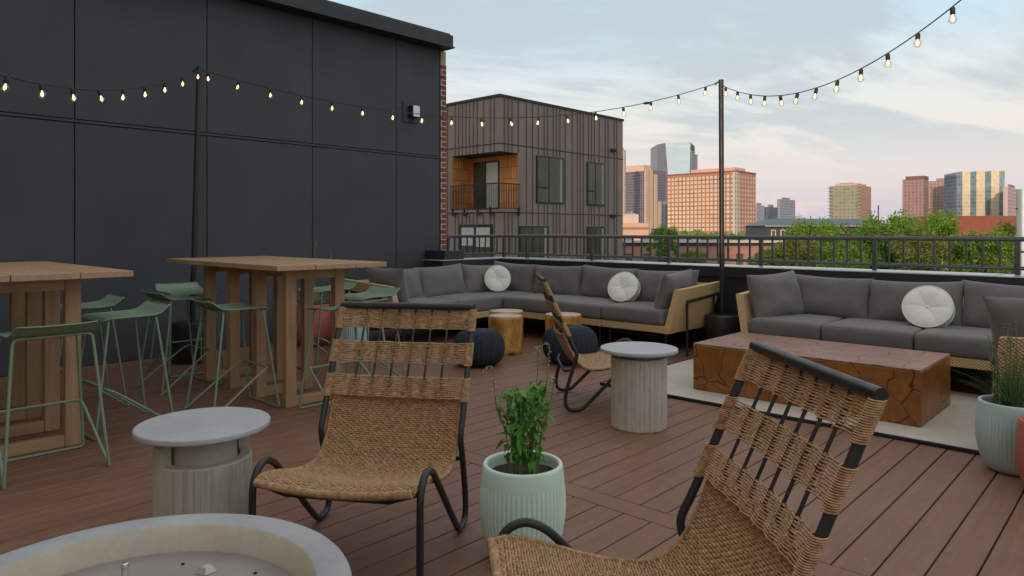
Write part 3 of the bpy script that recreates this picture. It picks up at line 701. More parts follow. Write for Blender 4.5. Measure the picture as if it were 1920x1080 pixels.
# ---------------------------------------------------------------- bar stools
def bar_stool():
    o = thing('bar_stool', 'stool', 'bar stool', (0,0,0), 0, 'sage green wire bar stools')
    r = .0083; zt = .735
    # local +y = front (footrest side, towards the table); lip at -y
    A, B_ = (-.24,-.24), (.24,-.24); C, D = (.24,.24), (-.24,.24)
    w = MB()
    w.tube(smooth([(-.24,-.24,r),(-.19,-.15,zt-.05),(-.18,-.145,zt),(-.13,-.145,zt),(.13,-.145,zt),(.18,-.145,zt),(.19,-.15,zt-.05),(.24,-.24,r)], 2), r, 8); w.build('rear_legs', M['stool'], o)
    w = MB(); w.tube(smooth([(.24,-.255,r+.0),(.24,-.235,r),(.235,-.19,.05),(.215,.10,.27),(.21,.165,.305),(.17,.175,.305),(-.17,.175,.305),(-.21,.165,.305),(-.215,.10,.27),(-.235,-.19,.05),(-.24,-.235,r),(-.24,-.255,r)], 2), r, 8); w.build('footrest', M['stool'], o)
    w = MB(); w.tube(smooth([(-.24+.0,.0,r)]+[(-.0,0,r)] , 1), .0001, 3) if False else None
    w.tube(smooth([(0,.24,r),(-.20,.24,r),(-.245,.24,r),(-.243,.235,.05),(-.19,.15,zt-.05),(-.18,.145,zt),(-.13,.145,zt),(.13,.145,zt),(.18,.145,zt),(.19,.15,zt-.05),(.243,.235,.05),(.245,.24,r),(.20,.24,r),(0,.24,r)], 2), r, 8); w.build('front_legs', M['stool'], o)
    # seat: bent sheet with raised lip at the back, slight drop at the front
    prof = [(-.235,.805),(-.215,.795),(-.19,.772),(-.165,.755),(-.13,.747),(-.05,.744),(.05,.745),(.14,.744),(.165,.740),(.185,.73)]
    w = MB(); vs = []; n = 16
    for t in (0, 1):
        for (y, z) in prof:
            k = max(0, (-y-.13)/.1)
            for i in range(n+1):
                u = -1+2*i/n; hw = .205-.02*k**2
                vs.append((u*hw, y, z+.006*abs(u)**3-.004-t*.004))
    m = n+1; P_ = len(prof); fs = []
    for i in range(P_-1):
        for j in range(n):
            fs.append((i*m+j, i*m+j+1, (i+1)*m+j+1, (i+1)*m+j)); q = P_*m; fs.append((q+i*m+j, q+(i+1)*m+j, q+(i+1)*m+j+1, q+i*m+j+1))
    w.add(vs, fs, None, True)
    rim = [vs[j] for j in range(m)]+[vs[i*m+n] for i in range(1,P_)]+[vs[(P_-1)*m+j] for j in range(n-1,-1,-1)]+[vs[i*m] for i in range(P_-2,0,-1)]
    w.tube(rim, .0045, 6, closed=True); w.build('seat', M['stool'], o)
    return o
s0 = bar_stool()
aP, aB = math.atan2(pV.y, pV.x)-R(90), math.atan2(bV.y, bV.x)-R(90)      # local +y heading
stools = [((-2.575, 3.865), aP, 'nearest stool at the left edge, raised lip toward the camera'),
 ((-2.60, 4.66), aB+math.pi, 'stool right of the cut-off bar table, just behind the nearest stool'),
 ((-3.20, 5.20), aB+math.pi, 'far stool behind the cut-off bar table, half hidden by its legs'),
 ((-2.79, 5.86), aB, 'middle stool on the left side of the whole bar table'),
 ((-3.04, 6.52), aP+math.pi, 'farthest stool near the wall, its pale raised lip facing the camera'),
 ((-2.05, 5.13), aB, 'stool in front of the whole bar table, fully seen above the concrete side table'),
 ((-1.21, 5.12), aP, 'stool mostly hidden behind the back of the nearest cord chair'),
 ((-1.27, 6.05), aB+math.pi, 'stool whose seat shows against the rattan arm of the L-shaped sofa'),
 ((-1.80, 6.75), aB+math.pi, 'stool behind the bar table legs, in front of the terracotta pot')]
for i, (xy, rz, lb) in enumerate(stools):
    if i == 0:
        s0.location = (*xy, 0); s0.rotation_euler = (0,0,rz); s0['label'] = lb
    else: dup(s0, (*xy, 0), rz+[0,.03,-.05,.04,0,-.03,.02,.05,-.04][i], lb)
# ---------------------------------------------------------------- cord lounge chairs
def lounge_chair():
    o = thing('lounge_chair', 'c', 'lounge chair', (0,0,0), 0, 'low cord lounge chairs')
    hw = .325
    side = [(.60,0),(.60,.28),(.598,.345),(.575,.395),(.53,.42),(.485,.415),(.44,.39),(.40,.35),(.10,.045),(.06,.016),(.01,.014),(-.035,.022),(-.052,.07),(-.045,.14),(.0,.30),(.035,.39),(.03,.43),(-.01,.50),(-.20,.94)]
    for s_ in (-1, 1):
        pts = smooth([(s_*hw, y, z) for y, z in side], 2); MB().tube(pts, .0135, 12).build('side_frame', M['black'], o)
    MB().tube([(-hw-.006,-.203,.945),(hw+.006,-.203,.945)], .0165, 14).build('top_rail', M['black'], o)
    MB().tube([(-hw,.585,.365),(-.2,.58,.325),(.2,.58,.325),(hw,.585,.365)], .011, 8).build('front_bar', M['black'], o)
    MB().tube([(-hw,-.02,.30),(-.24,-.045,.28),(.24,-.045,.28),(hw,-.02,.30)], .010, 8).build('rear_bar', M['black'], o)
    prof = smooth([(0,y,z) for y, z in [(.615,.372),(.57,.388),(.45,.36),(.30,.312),(.17,.292),(.08,.312),(.02,.38),(-.02,.46),(-.055,.548)]], 2)
    L = [0]
    for a, b_ in zip(prof, prof[1:]): L.append(L[-1]+(b_-a).length)
    tot = L[-1]
    def S_(s_):
        s_ = max(0, min(tot, s_)); i = 0
        while i < len(L)-2 and L[i+1] < s_: i += 1
        k = (s_-L[i])/(L[i+1]-L[i]+1e-9); p_ = prof[i].lerp(prof[i+1], k); t_ = (prof[i+1]-prof[i]).normalized()
        return p_, Vector((0, t_.z, -t_.y)) if True else None
    wi = .302
    def surf(u, s_):
        p_, nn = S_(s_)
        if nn.z < 0 or (abs(nn.z) < .3 and nn.y < 0): nn = -nn
        nn = Vector((0, abs(nn.y), abs(nn.z)))
        sagk = .030*(1-u*u)
        return Vector((u*wi, p_.y, p_.z))-nn*sagk, nn
    # weft
    w = MB(); rows = 92; nw = 44; ns = nw*2
    r = .0046; rnd = random.Random(2)
    vs = []; fs = []
    for q in range(rows):
        s_ = tot*(q+.5)/rows; base = len(vs); ph = q % 2; jz = rnd.uniform(-.0006,.0006)
        p0, nn0 = S_(s_)
        tdir = (S_(s_+.003)[0]-S_(s_-.003)[0]).normalized()
        for i in range(ns+1):
            u = -1+2*i/ns; P0, nn = surf(u, s_)
            am = .0042*(1 if ((i//2)+ph) % 2 else -1)
            if i % 2: am = 0
            P0 = P0+nn*am+tdir*(jz+.0012*math.sin(i*1.3+q))
            for c_, e_ in ((1,0),(0,1),(-1,0),(0,-1)): vs.append(P0+nn*(c_*r)+tdir*(e_*r))
        for i in range(ns):
            for j in range(4): fs.append((base+i*4+j, base+(i+1)*4+j, base+(i+1)*4+(j+1)%4, base+i*4+(j+1)%4))
    w.add(vs, fs, None, True)
    for i in range(nw+1):
        u = -1+2*i/nw; w.tube([surf(u, tot*q/36)[0] for q in range(37)], .0028, 4, caps=False)
    w.build('woven_seat', M['cord'], o)
    # wrapped rims
    w = MB()
    for s_ in (-1, 1):
        pts = [surf(s_, tot*q/60)[0] for q in range(61)]; w.tube(pts, .0085, 8)
        for q in range(120):
            P0, nn = surf(s_, tot*(q+.5)/120); td = (surf(s_, tot*(q+.5)/120+.004)[0]-surf(s_, tot*(q+.5)/120-.004)[0]).normalized(); xx = Vector((1,0,0))
            w.tube([P0+(xx*math.cos(a)+nn*math.sin(a))*.0095+td*(.003*math.sin(a)) for a in [k*math.pi/4 for k in range(8)]], .0024, 4, closed=True)
    for (sv, rr) in ((0, .0125), (tot, .009)):
        pts = [surf(-1+2*q/40, sv)[0] for q in range(41)]; w.tube(pts, rr, 8)
        for q in range(128):
            P0, nn = surf(-1+2*(q+.5)/128, sv); td = (S_(.01)[0]-S_(0)[0]).normalized() if sv == 0 else (S_(tot)[0]-S_(tot-.01)[0]).normalized()
            w.tube([P0+(td*math.cos(a)+nn*math.sin(a))*(rr+.001)+Vector((.003*math.sin(a),0,0)) for a in [k*math.pi/4 for k in range(8)]], .0025, 4, closed=True)
    w.build('wrapped_edge', M['cord'], o)
    # back: spindles and cord bands
    def sy(z): return .03-.23*(z-.43)/.51 if z > .43 else .03
    sx = [-.205,-.123,-.041,.041,.123,.205]
    def bow(x): return -.024*(1-(x/hw)**2)
    for x in sx:
        MB().tube([tuple(surf(x/wi, tot)[0]+Vector((0,0,-.004))), (x, sy(.60)+bow(x), .60), (x, sy(.74)+bow(x), .74), (x, sy(.90)+bow(x), .895), (x, sy(.935)+bow(x)*.6, .93), (x, -.203, .945)], .0052, 8).build('spindle', M['black'], o)
    for bi, (z0, z1) in enumerate(((.552,.640),(.697,.787),(.845,.932))):
        w = MB(); nc = 12
        for q in range(nc):
            z = z0+(z1-z0)*(q+.5)/nc; pts = []; ks = 30
            xs_ = [-hw+2*hw*i/ks for i in range(ks+1)]
            for i, x in enumerate(xs_):
                d = min(range(6), key=lambda k: abs(x-sx[k])); e = math.exp(-((x-sx[d])/.022)**2)
                off = .0062*e
                y = sy(z)+bow(x)+off; end = max(0, abs(x)/hw-.93)/.07
                pts.append((x, y+.012*end*(1 if q % 2 else -1), z+rnd.uniform(-.0016,.0016)-.006*(1-(x/hw)**2)))
            w.tube(pts, .0025, 5, caps=False)
            pts2 = [(x, 2*(sy(z)+bow(x))-y-.002*math.cos(i*1.0), z_+.0024) for i, (x, y, z_) in enumerate(pts)]
            w.tube(pts2, .0022, 4, caps=False)
        for x in sx:   # lashing at each spindle
            w.tube([(x+.0075*math.sin(k*1.9), sy(z0+(z1-z0)*k/16)+bow(x)+.012*math.cos(k*1.9), z0+(z1-z0)*k/16-.006*(1-(x/hw)**2)) for k in range(17)], .0026, 4)
        for s_ in (-1, 1):   # wraps round the stiles
            n = 18
            for q in range(n):
                z = z0-.004+(z1-z0+.008)*(q+.5)/n
                w.tube([(s_*hw+.0175*math.cos(a), sy(z)+.0175*math.sin(a), z+.001*math.sin(a)) for a in [k*math.pi/5 for k in range(10)]], .0028, 5, closed=True)
        w.build('cord_band', M['cord'], o)
    return o
c0_ = lounge_chair()
def heading(f): return math.atan2(f[1], f[0])-R(90)
c0_.location = (-.536, 3.127, 0); c0_.rotation_euler = (0,0,heading((-.183,-.983))); c0_['label'] = 'cord lounge chair facing the camera beside the near concrete side table'
dup(c0_, (.575, 1.83, 0), heading((-.9975,-.071)), 'nearest cord lounge chair at lower right, seen from its side and back')
dup(c0_, (.42, 5.35, 0), heading((.999,.04)), 'distant cord lounge chair seen edge-on beside the far concrete side table')
# ---------------------------------------------------------------- concrete side tables
def side_table(a0, a1, label, loc, rz):
    o = thing('side_table', label, 'side table', loc, rz, 'round concrete side tables')
    rnd = random.Random(9); nf = 300; amp = [rnd.uniform(0,1) for _ in range(nf)]
    w = MB(); ro, ri = .184, .140; hi, low = .468, .391
    cols = []
    for j in range(nf):
        t = 360*j/nf; inn = a0 <= t <= a1
        prev = a0 <= 360*(j-1)/nf <= a1
        if j and inn != prev: cols.append((t, hi if not inn else low, amp[j])); cols[-1] = (t, hi if prev is False else low, amp[j]); cols.append((t, low if inn else hi, amp[j]))
        else: cols.append((t, low if inn else hi, amp[j]))
    vs = []; fs = []; n = len(cols)
    for (t, h, a) in cols:
        q = R(t); g_ = -.0045*(a if int(t*nf/360+.5) % 2 else 0)+.001*math.sin(q*9)
        c_, s_ = math.cos(q), math.sin(q)
        vs += [((ro+g_-.006)*c_,(ro+g_-.006)*s_,0), ((ro+g_)*c_,(ro+g_)*s_,.008), ((ro+g_)*c_,(ro+g_)*s_,h-.006), ((ro+g_-.006)*c_,(ro+g_-.006)*s_,h), (ri*c_,ri*s_,h), (ri*c_,ri*s_,.38)]
    for j in range(n):
        k = (j+1) % n
        for e in range(5): fs.append((j*6+e, k*6+e, k*6+e+1, j*6+e+1))
    w.add(vs, fs); w.build('body', M['conc_body'], o)
    w = MB(); w.lathe([(.141,.379),(.128,.381),(.126,.39),(.126,.4985)], 64); w.build('neck', M['conc_neck'], o)
    w = MB(); w.lathe([(.246,.499),(.255,.503),(.256,.506),(.256,.520),(.2545,.5235),(.250,.525)], 96); w.build('tabletop', M['conc_top'], o)
    return o
side_table(110, 272, 'near round concrete side table with an open notch, left of the cord chair', (-1.253, 2.84, 0), R(-232))
side_table(100, 230, 'far round concrete side table with a ribbed drum base near the middle', (.848, 4.67, 0), R(-70))
# ---------------------------------------------------------------- fire pit
fp = thing('fire_pit', 'round grey concrete gas fire bowl with cream lining in the lower left corner', 'fire pit', (-.925, 1.655, 0), 0)
MB().lathe([(.30,0),(.36,.02),(.45,.15),(.515,.32),(.532,.40),(.533,.412),(.529,.419),(.520,.422),(.448,.422),(.443,.419)], 128, cap=False).build('bowl', M['pit_rim'], fp)
w = MB(); n = 128; pf = [(.4428,.4195),(.438,.412),(.428,.385),(.420,.346),(.418,.33)]
w.add([(r*math.cos(2*math.pi*j/n), r*math.sin(2*math.pi*j/n), z) for r, z in pf for j in range(n)], [((i+1)*n+j, (i+1)*n+(j+1)%n, i*n+(j+1)%n, i*n+j)[::-1] for i in range(len(pf)-1) for j in range(n)], None, True); w.build('lining', M['pit_in'], fp)
MB().lathe([(.419,.340),(.4185,.349),(.415,.352),(.02,.353)], 96).build('burner_pan', M['pan'], fp)
for (px, py) in ((338,1055),(479,1074),(345,1057)):
    pass
w = MB()
for (px, py) in ((343,1057),(479,1074)):
    Y = F*(CH-.354)/(py-HY); x = (px-CX)/F*Y; w.lathe([(.0052,.3532),(.0052,.3548)], 10, TR(x+.925, Y-1.655, 0))
w.build('drain_hole', M['gap'], fp)
Y = F*(CH-.37)/(1078-HY); ix, iy = (234-CX)/F*Y+.925, Y-1.655
w = MB(); w.lathe([(.008,.353),(.0085,.375),(.0085,.392),(.010,.393),(.010,.401),(.007,.404)], 14, TR(ix, iy, 0)); w.build('igniter', M['chrome'], fp)
w = MB()
Y = 1.95; bx, by = (387-CX)/F*Y+.925, Y-1.655
bu = MB().lathe([(.03,.353),(.03,.37),(.02,.374)], 6)
for k in range(6):
    a = k*math.pi/3; bu.tube([(0,0,.362),(.19*math.cos(a),.19*math.sin(a),.362)], .008, 8)
bu.build('burner', M['pan'], fp)
w.lathe([(.030,.3535),(.016,.368),(.001,.370)], 5, TR(bx, by, 0), smooth=False); w.build('burner_hub', M['pan'], fp)
# ---------------------------------------------------------------- pots & plants
def pot(label, loc, mat, s=1.0, flutes=54, foliage=None, prof=None, cat='plant pot', grp=None, band=.305):
    o = thing('planter', label, cat, loc, 0, grp)
    prof = prof or [(.095,0),(.118,.008),(.140,.04),(.158,.09),(.170,.16),(.1735,.22),(.170,.28),(.166,.303),(.1655,.318),(.162,.352),(.1595,.370),(.156,.376),(.146,.376),(.141,.370),(.143,.335),(.142,.325)]
    N = flutes*8
    def fr(t, r, z):
        if .03 < z < band*s+.001 and r > .1*s:
            k = min(1, (z-.03)/.06, (band*s+.002-z)/.03 if z > band*s-.03 else 1); return r-.0062*s*k*(1-abs(math.sin(t*flutes/2))**.5)
        return r
    pr = [(r*s, z*s) for r, z in prof]; w = MB(); 
    d = []
    for (a, b_) in zip(pr, pr[1:]):
        d += [a, ((a[0]+b_[0])/2, (a[1]+b_[1])/2)]
    d.append(pr[-1]); w.lathe(d, N, fr=fr, cap=False); w.build('pot', mat, o)
    rs_, zs_ = pr[-1]; w = MB(); n = 40; vs = [(0,0,zs_+.006)]; rg = 9
    for i in range(1, rg+1):
        for j in range(n):
            a = 2*math.pi*j/n; q = rs_*i/rg; vs.append((q*math.cos(a), q*math.sin(a), zs_+.006*noise.noise(Vector((q*60*math.cos(a), q*60*math.sin(a), 1)))+.003))
    fs = [(0, 1+j, 1+(j+1)%n) for j in range(n)]+[(1+(i-1)*n+j, 1+i*n+j, 1+i*n+(j+1)%n, 1+(i-1)*n+(j+1)%n) for i in range(1, rg) for j in range(n)]
    w.add(vs, fs, None, True); w.build('soil', M['soil'], o)
    return o, zs_
def leaf(mb, P, d, up, L, wd, fold=.25, curl=.3):
    d = d.normalized(); s_ = d.cross(up).normalized() if d.cross(up).length > 1e-4 else Vector((1,0,0)); n = s_.cross(d)
    prof = [(0,.06),(.18,.62),(.42,1),(.68,.78),(.88,.36),(1,.02)]; vs = []
    for t, q in prof:
        c = P+d*(L*t)-n*(curl*L*t*t); vs += [c+s_*(wd*q*.5)+n*(fold*wd*q*.5), c, c-s_*(wd*q*.5)+n*(fold*wd*q*.5)]
    fs = []
    for i in range(len(prof)-1): fs += [(i*3,i*3+1,i*3+4,i*3+3),(i*3+1,i*3+2,i*3+5,i*3+4)]
    mb.add(vs, fs, None, True)
def herb(o, z0, seed, H=.36):
    rnd = random.Random(seed); st_, lv, fls = MB(), MB(), []
    for i in range(17):
        a = rnd.uniform(0, 6.28); q = rnd.uniform(.0, .06); b0 = Vector((q*math.cos(a), q*math.sin(a), z0)); h = H*rnd.uniform(.55, .95); lean = Vector((math.cos(a)*rnd.uniform(0,.07), math.sin(a)*rnd.uniform(0,.07), 0))
        pts = [b0+lean*(t*t)+Vector((rnd.uniform(-.004,.004), rnd.uniform(-.004,.004), h*t)) for t in [k/7 for k in range(8)]]
        tall = i in (1, 4, 7, 9)
        if tall:
            tp = pts[-1]; hd = Vector((rnd.choice((-1,-1,1))*rnd.uniform(.012,.03), rnd.uniform(-.03,.03), 0)); ex = rnd.uniform(.09,.16)
            ext = [tp+Vector((lean.x*.3*k, 0, ex*k)) for k in (.33,.66,1)]; ext += [ext[-1]+hd*.5+Vector((0,0,.015)), ext[-1]+hd+Vector((0,0,.005)), ext[-1]+hd*1.3+Vector((0,0,-.015))]
            st_.tube(smooth([pts[-1]]+ext, 1), .0022, 5); 
            E = smooth([pts[-1]]+ext, 2); fl = MB(); fls.append(fl)
            for k in range(34):
                P0 = E[int(len(E)*(.25+.75*k/34)) % len(E)]; leaf(fl, P0, Vector((rnd.uniform(-1,1), rnd.uniform(-1,1), rnd.uniform(-.3,.6))), Vector((0,0,1)), .013, .008)
        st_.tube(pts, .0022, 5)
        for k in range(2, 8):
            for m_ in range(3 if k < 7 else 5):
                P0 = pts[k]+Vector((0,0,rnd.uniform(-.02,.02))); aa = rnd.uniform(0, 6.28); dv = Vector((math.cos(aa), math.sin(aa), rnd.uniform(-.75,.35)))
                leaf(lv, P0, dv, Vector((0,0,1)), rnd.uniform(.026,.060), rnd.uniform(.015,.031), rnd.uniform(.1,.5), rnd.uniform(.1,.9))
    st_.build('stem', M['stem'], o); lv.build('foliage', M['herb'], o); pm = leafm('pale_spike', (.40,.42,.25), (.24,.27,.13))
    for fl in fls: fl.build('flower_spike', pm, o)
def grassy(o, z0, seed, n=220, H=.34, spread=.22, mat='grass', wd=.0035, r0=.05, name='foliage', zup=.3):
    rnd = random.Random(seed); w = MB()
    for i in range(n):
        a = rnd.uniform(0, 6.28); q = rnd.uniform(0, r0); b0 = Vector((q*math.cos(a), q*math.sin(a), z0)); h = H*rnd.uniform(.45, 1); s_ = spread*rnd.uniform(.1, 1)**1.4; dr = Vector((math.cos(a+rnd.gauss(0,.4)), math.sin(a+rnd.gauss(0,.4)), 0))
        pts = []
        for k in range(8):
            t = k/7; pts.append(b0+dr*(s_*t**1.6)+Vector((0,0,h*(t-zup*(s_/spread)*t*t*1.4))))
        sd_ = dr.cross(Vector((0,0,1))); vs = []
        for k, P0 in enumerate(pts): ww = wd*(1-(k/7)**2)+.0004; vs += [P0-sd_*ww*.5, P0+sd_*ww*.5]
        w.add(vs, [(2*k,2*k+1,2*k+3,2*k+2) for k in range(7)], None, True)
    return w.build(name, M[mat], o)
o, z = pot('mint green ribbed pot with a leafy herb between the two nearest chairs', (.043, 2.80, 0), M['mint'], grp='ribbed mint pots'); herb(o, z, 4, .385)
o, z = pot('blue-green ribbed pot of long grass and herbs at the right edge', (2.724, 3.80, 0), M['mintb'], grp='ribbed mint pots'); grassy(o, z, 7, 260, .36, .30); grassy(o, z, 8, 70, .30, .12, 'herb', .005, name='herb_stalks')
rnd = random.Random(77); lv = MB(); st_ = MB()
for i in range(14):
    a = rnd.uniform(0,6.28); q = rnd.uniform(.02,.09); b0 = Vector((q*math.cos(a)-.0, q*math.sin(a)+.03, z)); h = rnd.uniform(.28,.47); ln = Vector((rnd.uniform(-.10,.06), rnd.uniform(-.05,.05), 0)); pts = [b0+ln*t*t+Vector((0,0,h*t)) for t in [k/7 for k in range(8)]]; st_.tube(pts, .002, 5)
    for k in range(1,8):
        for m_ in range(7):
            aa = rnd.uniform(0,6.28); leaf(lv, pts[k]+Vector((0,0,rnd.uniform(-.03,.03))), Vector((math.cos(aa), math.sin(aa), rnd.uniform(-.1,.9))), Vector((0,0,1)), rnd.uniform(.012,.03), rnd.uniform(.005,.011))
st_.build('stem', M['stem'], o); lv.build('shrub_leaves', leafm('rosemary_leaf', (.09,.17,.06), (.03,.07,.03)), o)
o, z = pot('pale blue-green pot seen through the back of the nearest cord chair', (-1.72, 7.55, 0), M['mintb'], grp='ribbed mint pots'); grassy(o, z, 12, 60, .12, .10)
pk = [(.12,0),(.16,.02),(.205,.10),(.222,.20),(.220,.30),(.212,.42),(.208,.465),(.205,.475),(.188,.475),(.184,.465),(.184,.42),(.182,.41)]
o, z = pot('rounded terracotta-pink pot of dry feathery grass beside the panel wall', (-2.27, 8.0, 0), M['pink'], prof=pk, flutes=30, band=-1, grp='terracotta-pink pots')
grassy(o, z, 21, 200, .34, .26, 'dry', .004, .1, 'dry_grass'); 
w = MB(); rnd = random.Random(5)
for i in range(190):
    a = rnd.uniform(0,6.28); q = rnd.uniform(0,.17); leaf(w, Vector((q*math.cos(a), q*math.sin(a), z+rnd.uniform(0,.10))), Vector((math.cos(a), math.sin(a), rnd.uniform(-.2,1))), Vector((0,0,1)), .05, .022)
w.build('foliage', M['herb'], o)
w = MB(); w2 = MB()
for (px, py) in ((593,455),(622,472)):
    T = at(px, py, 7.95); loc = Vector((-2.27,8.0,0)); T = T-loc
    pts = smooth([Vector((0,0,z)), Vector((T.x*.5, T.y*.5, z+.4*(T.z-z))), T+Vector((-.015,0,-.14)), T], 2); w.tube(pts, .0022, 5)
    for k in range(120):
        t = k/120; P0 = T+Vector((-.013*(1-t),0,-.15*(1-t))); aa = rnd.uniform(0,6.28); leaf(w2, P0, Vector((math.cos(aa)*.35, math.sin(aa)*.35, 1)), Vector((0,1,0)), .030*(1-.4*t), .004)
w.build('stem', M['stem'], o); w2.build('seed_plume', M['dry'], o)
o, z = pot('terracotta-pink pot cut by the right edge beside the blue-green pot', (2.672, 3.42, 0), M['pink'], s=.98, flutes=60, grp='terracotta-pink pots'); grassy(o, z, 31, 90, .2, .14, 'dry', .004)
# ---------------------------------------------------------------- poufs & stumps
def pouf(label, loc, r, h):
    o = thing('pouf', label, 'pouf', loc, 0, 'dark knitted poufs'); w = MB(); n, m = 210, 84; vs = []
    for i in range(m+1):
        ph = -math.pi/2+math.pi*i/m; cz, cr = math.sin(ph), math.cos(ph)
        zz_ = h/2+h/2*math.copysign(abs(cz)**.85, cz); rr = r*cr**.62 if cr > 0 else 0
        for j in range(n):
            t = 2*math.pi*j/n; k = (j % 7)/7.0; che = abs(k-.5)*2
            kn = abs(math.sin(math.pi*(i*.34+che*1.5)))*.5+.5*(1-abs(2*k-1))
            d = .015*kn*min(1, cr*3); vs.append(((rr+d)*math.cos(t), (rr+d)*math.sin(t), zz_+d*.4*cz))
    fs = [(i*n+j, i*n+(j+1)%n, (i+1)*n+(j+1)%n, (i+1)*n+j) for i in range(m) for j in range(n)]
    w.add(vs, fs, None, True); w.build('knit_cover', M['pouf'], o)
    MB().lathe([(.03,h-.006),(.032,h+.004),(.02,h+.008)], 16).build('tie', M['pouf'], o)
pouf('dark knitted pouf seen past the right edge of the nearest chair back', ((898-CX)/F*6.8, 6.8, 0), .24, .345)
pouf('dark knitted pouf behind the distant cord chair', ((1069-CX)/F*6.93, 6.93, 0), .262, .365)
def stump_(label, loc, r, h, seed):
    o = thing('stump_stool', label, 'stump', loc, 0, 'polished tree stump stools'); rnd = random.Random(seed); a = [rnd.uniform(-1,1) for _ in range(6)]
    def fr(t, q, z): return q*(1+.018*sum(a[k]*math.sin((k+1)*t+a[k-1]*3) for k in range(5))/1.5+.012*math.sin(z*9+t*2)+.01*noise.noise(Vector((math.cos(t)*3, math.sin(t)*3, z*8+seed))))
    zs = [0,.01]+[h*k/12 for k in range(1,12)]+[h-.012, h-.004]
    w = MB(); w.lathe([(r*(.92+.05*abs(z_/h-.35))-(0 if .005 < z_ < h-.008 else .006), z_) for z_ in zs], 72, fr=fr); w.build('trunk', M['stump'], o)
    w = MB(); w.lathe([(r*.935, h-.0035), (r*.93, h), (r*.6, h+.001)], 72, fr=fr); w.build('cut_top', M['stump_top'], o)
stump_('honey-coloured stump stool in front of another, left of centre', ((947-CX)/F*7.5, 7.5, 0), .195, .40, 1)
stump_('stump stool mostly hidden behind the front stump', ((949-CX)/F*7.95, 7.95, 0), .205, .40, 2)
stump_('stump stool behind the right-hand pouf', ((1056-CX)/F*7.62, 7.62, 0), .21, .40, 3)
# ================================================================ BEYOND
# brown ribbed building
BC = Vector(((937-CX)/F*31, 31, 0))
bb = thing('brown_ribbed_building', 'brown metal-clad apartment building with corner balcony beyond the parapet', 'building', (BC.x, BC.y, 0), RZ)
# local: x = xV (so left face runs to -x), y = bV; near corner at origin
La, Lb, ZT = 8.0, 9.6, 7.29
aO, cO = 3.14, 1.215
siding = simple('brown_siding', (.235,.18,.155), .6, .08, .7)
trim = simple('dark_trim', (.016,.014,.013), .6)
w = MB()
w.box(-La, 0, 0, Lb, 4.87, ZT); w.box(-La, 0, 0, Lb, -10, 2.28)
w.box(-La, -aO, 0, Lb, 2.281, 4.869); w.box(-aO+.001, 0, cO, Lb, 2.281, 4.869)
rb = MB(); rnd = random.Random(8)
x = -.35
while x > -La:
    for (a, b_) in ((5.25,ZT-.02),(4.89,5.20)) : rb.box(x-.02, x+.02, -.035, -.001, a, b_)
    if x < -aO-.1: rb.box(x-.02, x+.02, -.035, -.001, 2.2, 4.87)
    rb.box(x-.02, x+.02, -.035, -.001, -6, 2.12); x -= rnd.choice((.25,.25,.42,.42,.55))
y = .3
wins = [(1005,1057,294,382),(1100,1134,305,386),(972,1028,424,496),(1100,1134,425,496)]
def fy(px):
    k = (px-CX)/F; return (k*BC.y-BC.x)/(bV.x-k*bV.y)
WN = []
for (p0, p1, q0_, q1_) in wins:
    y0, y1 = fy(p0), fy(p1); Y = BC.y+bV.y*(y0+y1)/2
    WN.append((y0, y1, CH-(q1_-HY)/F*Y, CH-(q0_-HY)/F*Y))
while y < Lb-.1:
    for (a, b_) in ((5.25,ZT-.02),(2.2,5.2),(-6,2.12)):
        segs = [(a, b_)]
        if a < 3 and b_ > 4 and y < cO+.05: segs = [(4.89,5.2)]
        for (wy0, wy1, wz0, wz1) in WN:
            if wy0-.06 < y < wy1+.06:
                ns_ = []
                for (s0_, s1_) in segs:
                    if wz1 < s0_ or wz0 > s1_: ns_.append((s0_, s1_)); continue
                    if wz0-.05 > s0_: ns_.append((s0_, wz0-.05))
                    if wz1+.05 < s1_: ns_.append((wz1+.05, s1_))
                segs = ns_
        for (s0_, s1_) in segs: rb.box(.001, .035, y-.02, y+.02, s0_, s1_)
    y += rnd.choice((.25,.25,.42,.42,.55))
w.build('wall', siding, bb); rb.build('cladding_rib', simple('rib_brown', (.14,.108,.094), .6, .1, 2), bb)
w = MB(); w.box(-La-.03, .05, -.05, Lb+.05, ZT+.001, ZT+.12); w.build('roof_cap', trim, bb)
w = MB()
for zj in (5.225, 2.16): w.box(-La, .02, -.02, -.001, zj-.02, zj+.02); w.box(.001, .02, -.0, Lb, zj-.02, zj+.02)
w.build('joint_trim', trim, bb)
shing = facade('orange_shingle', (.40,.13,.03), (.70,.29,.08), .16, .55, .82, .93, .6, (.52,.19,.045))
w = MB(); w.box(-aO-.0+.002, -aO+.03, .02, cO, 2.30, 4.86); w.box(-aO+.031, -.002, cO-.03, cO-.001, 2.30, 4.86); w.build('shingle_lining', shing, bb)
w = MB(); w.box(-aO+.03, -.02, .02, cO-.031, 4.845, 4.868); w.build('balcony_ceiling', trim, bb)
glz = simple('window_glass', (.075,.080,.055), .12, .45, .35, spec=.35)
k1 = 1.9
dr = MB(); dr.box(-aO+.25, -1.18, cO-.06, cO-.034, 2.32, 4.62); dro = dr.build('balcony_door', trim, bb)
MB().box(-aO+.32, -2.10, cO-.07, cO-.062, 2.4, 4.55).build('pane', glz, dro); MB().box(-2.02, -1.25, cO-.07, cO-.062, 2.4, 4.55).build('pane', simple('bright_glass', (.38,.40,.33), .1, .15, .6), dro)
w = MB(); w.box(-aO-.05, .08, -.08, cO+.05, 2.18, 2.285); w.build('balcony_slab', siding, bb)
w = MB()
w.box(-aO-.05, .06, -.10, -.06, 3.42, 3.47); w.box(.06, .10, -.10, cO+.05, 3.42, 3.47); w.box(-aO-.05, .06, -.10, -.06, 2.32, 2.36); w.box(.06, .10, -.10, cO+.05, 2.32, 2.36)
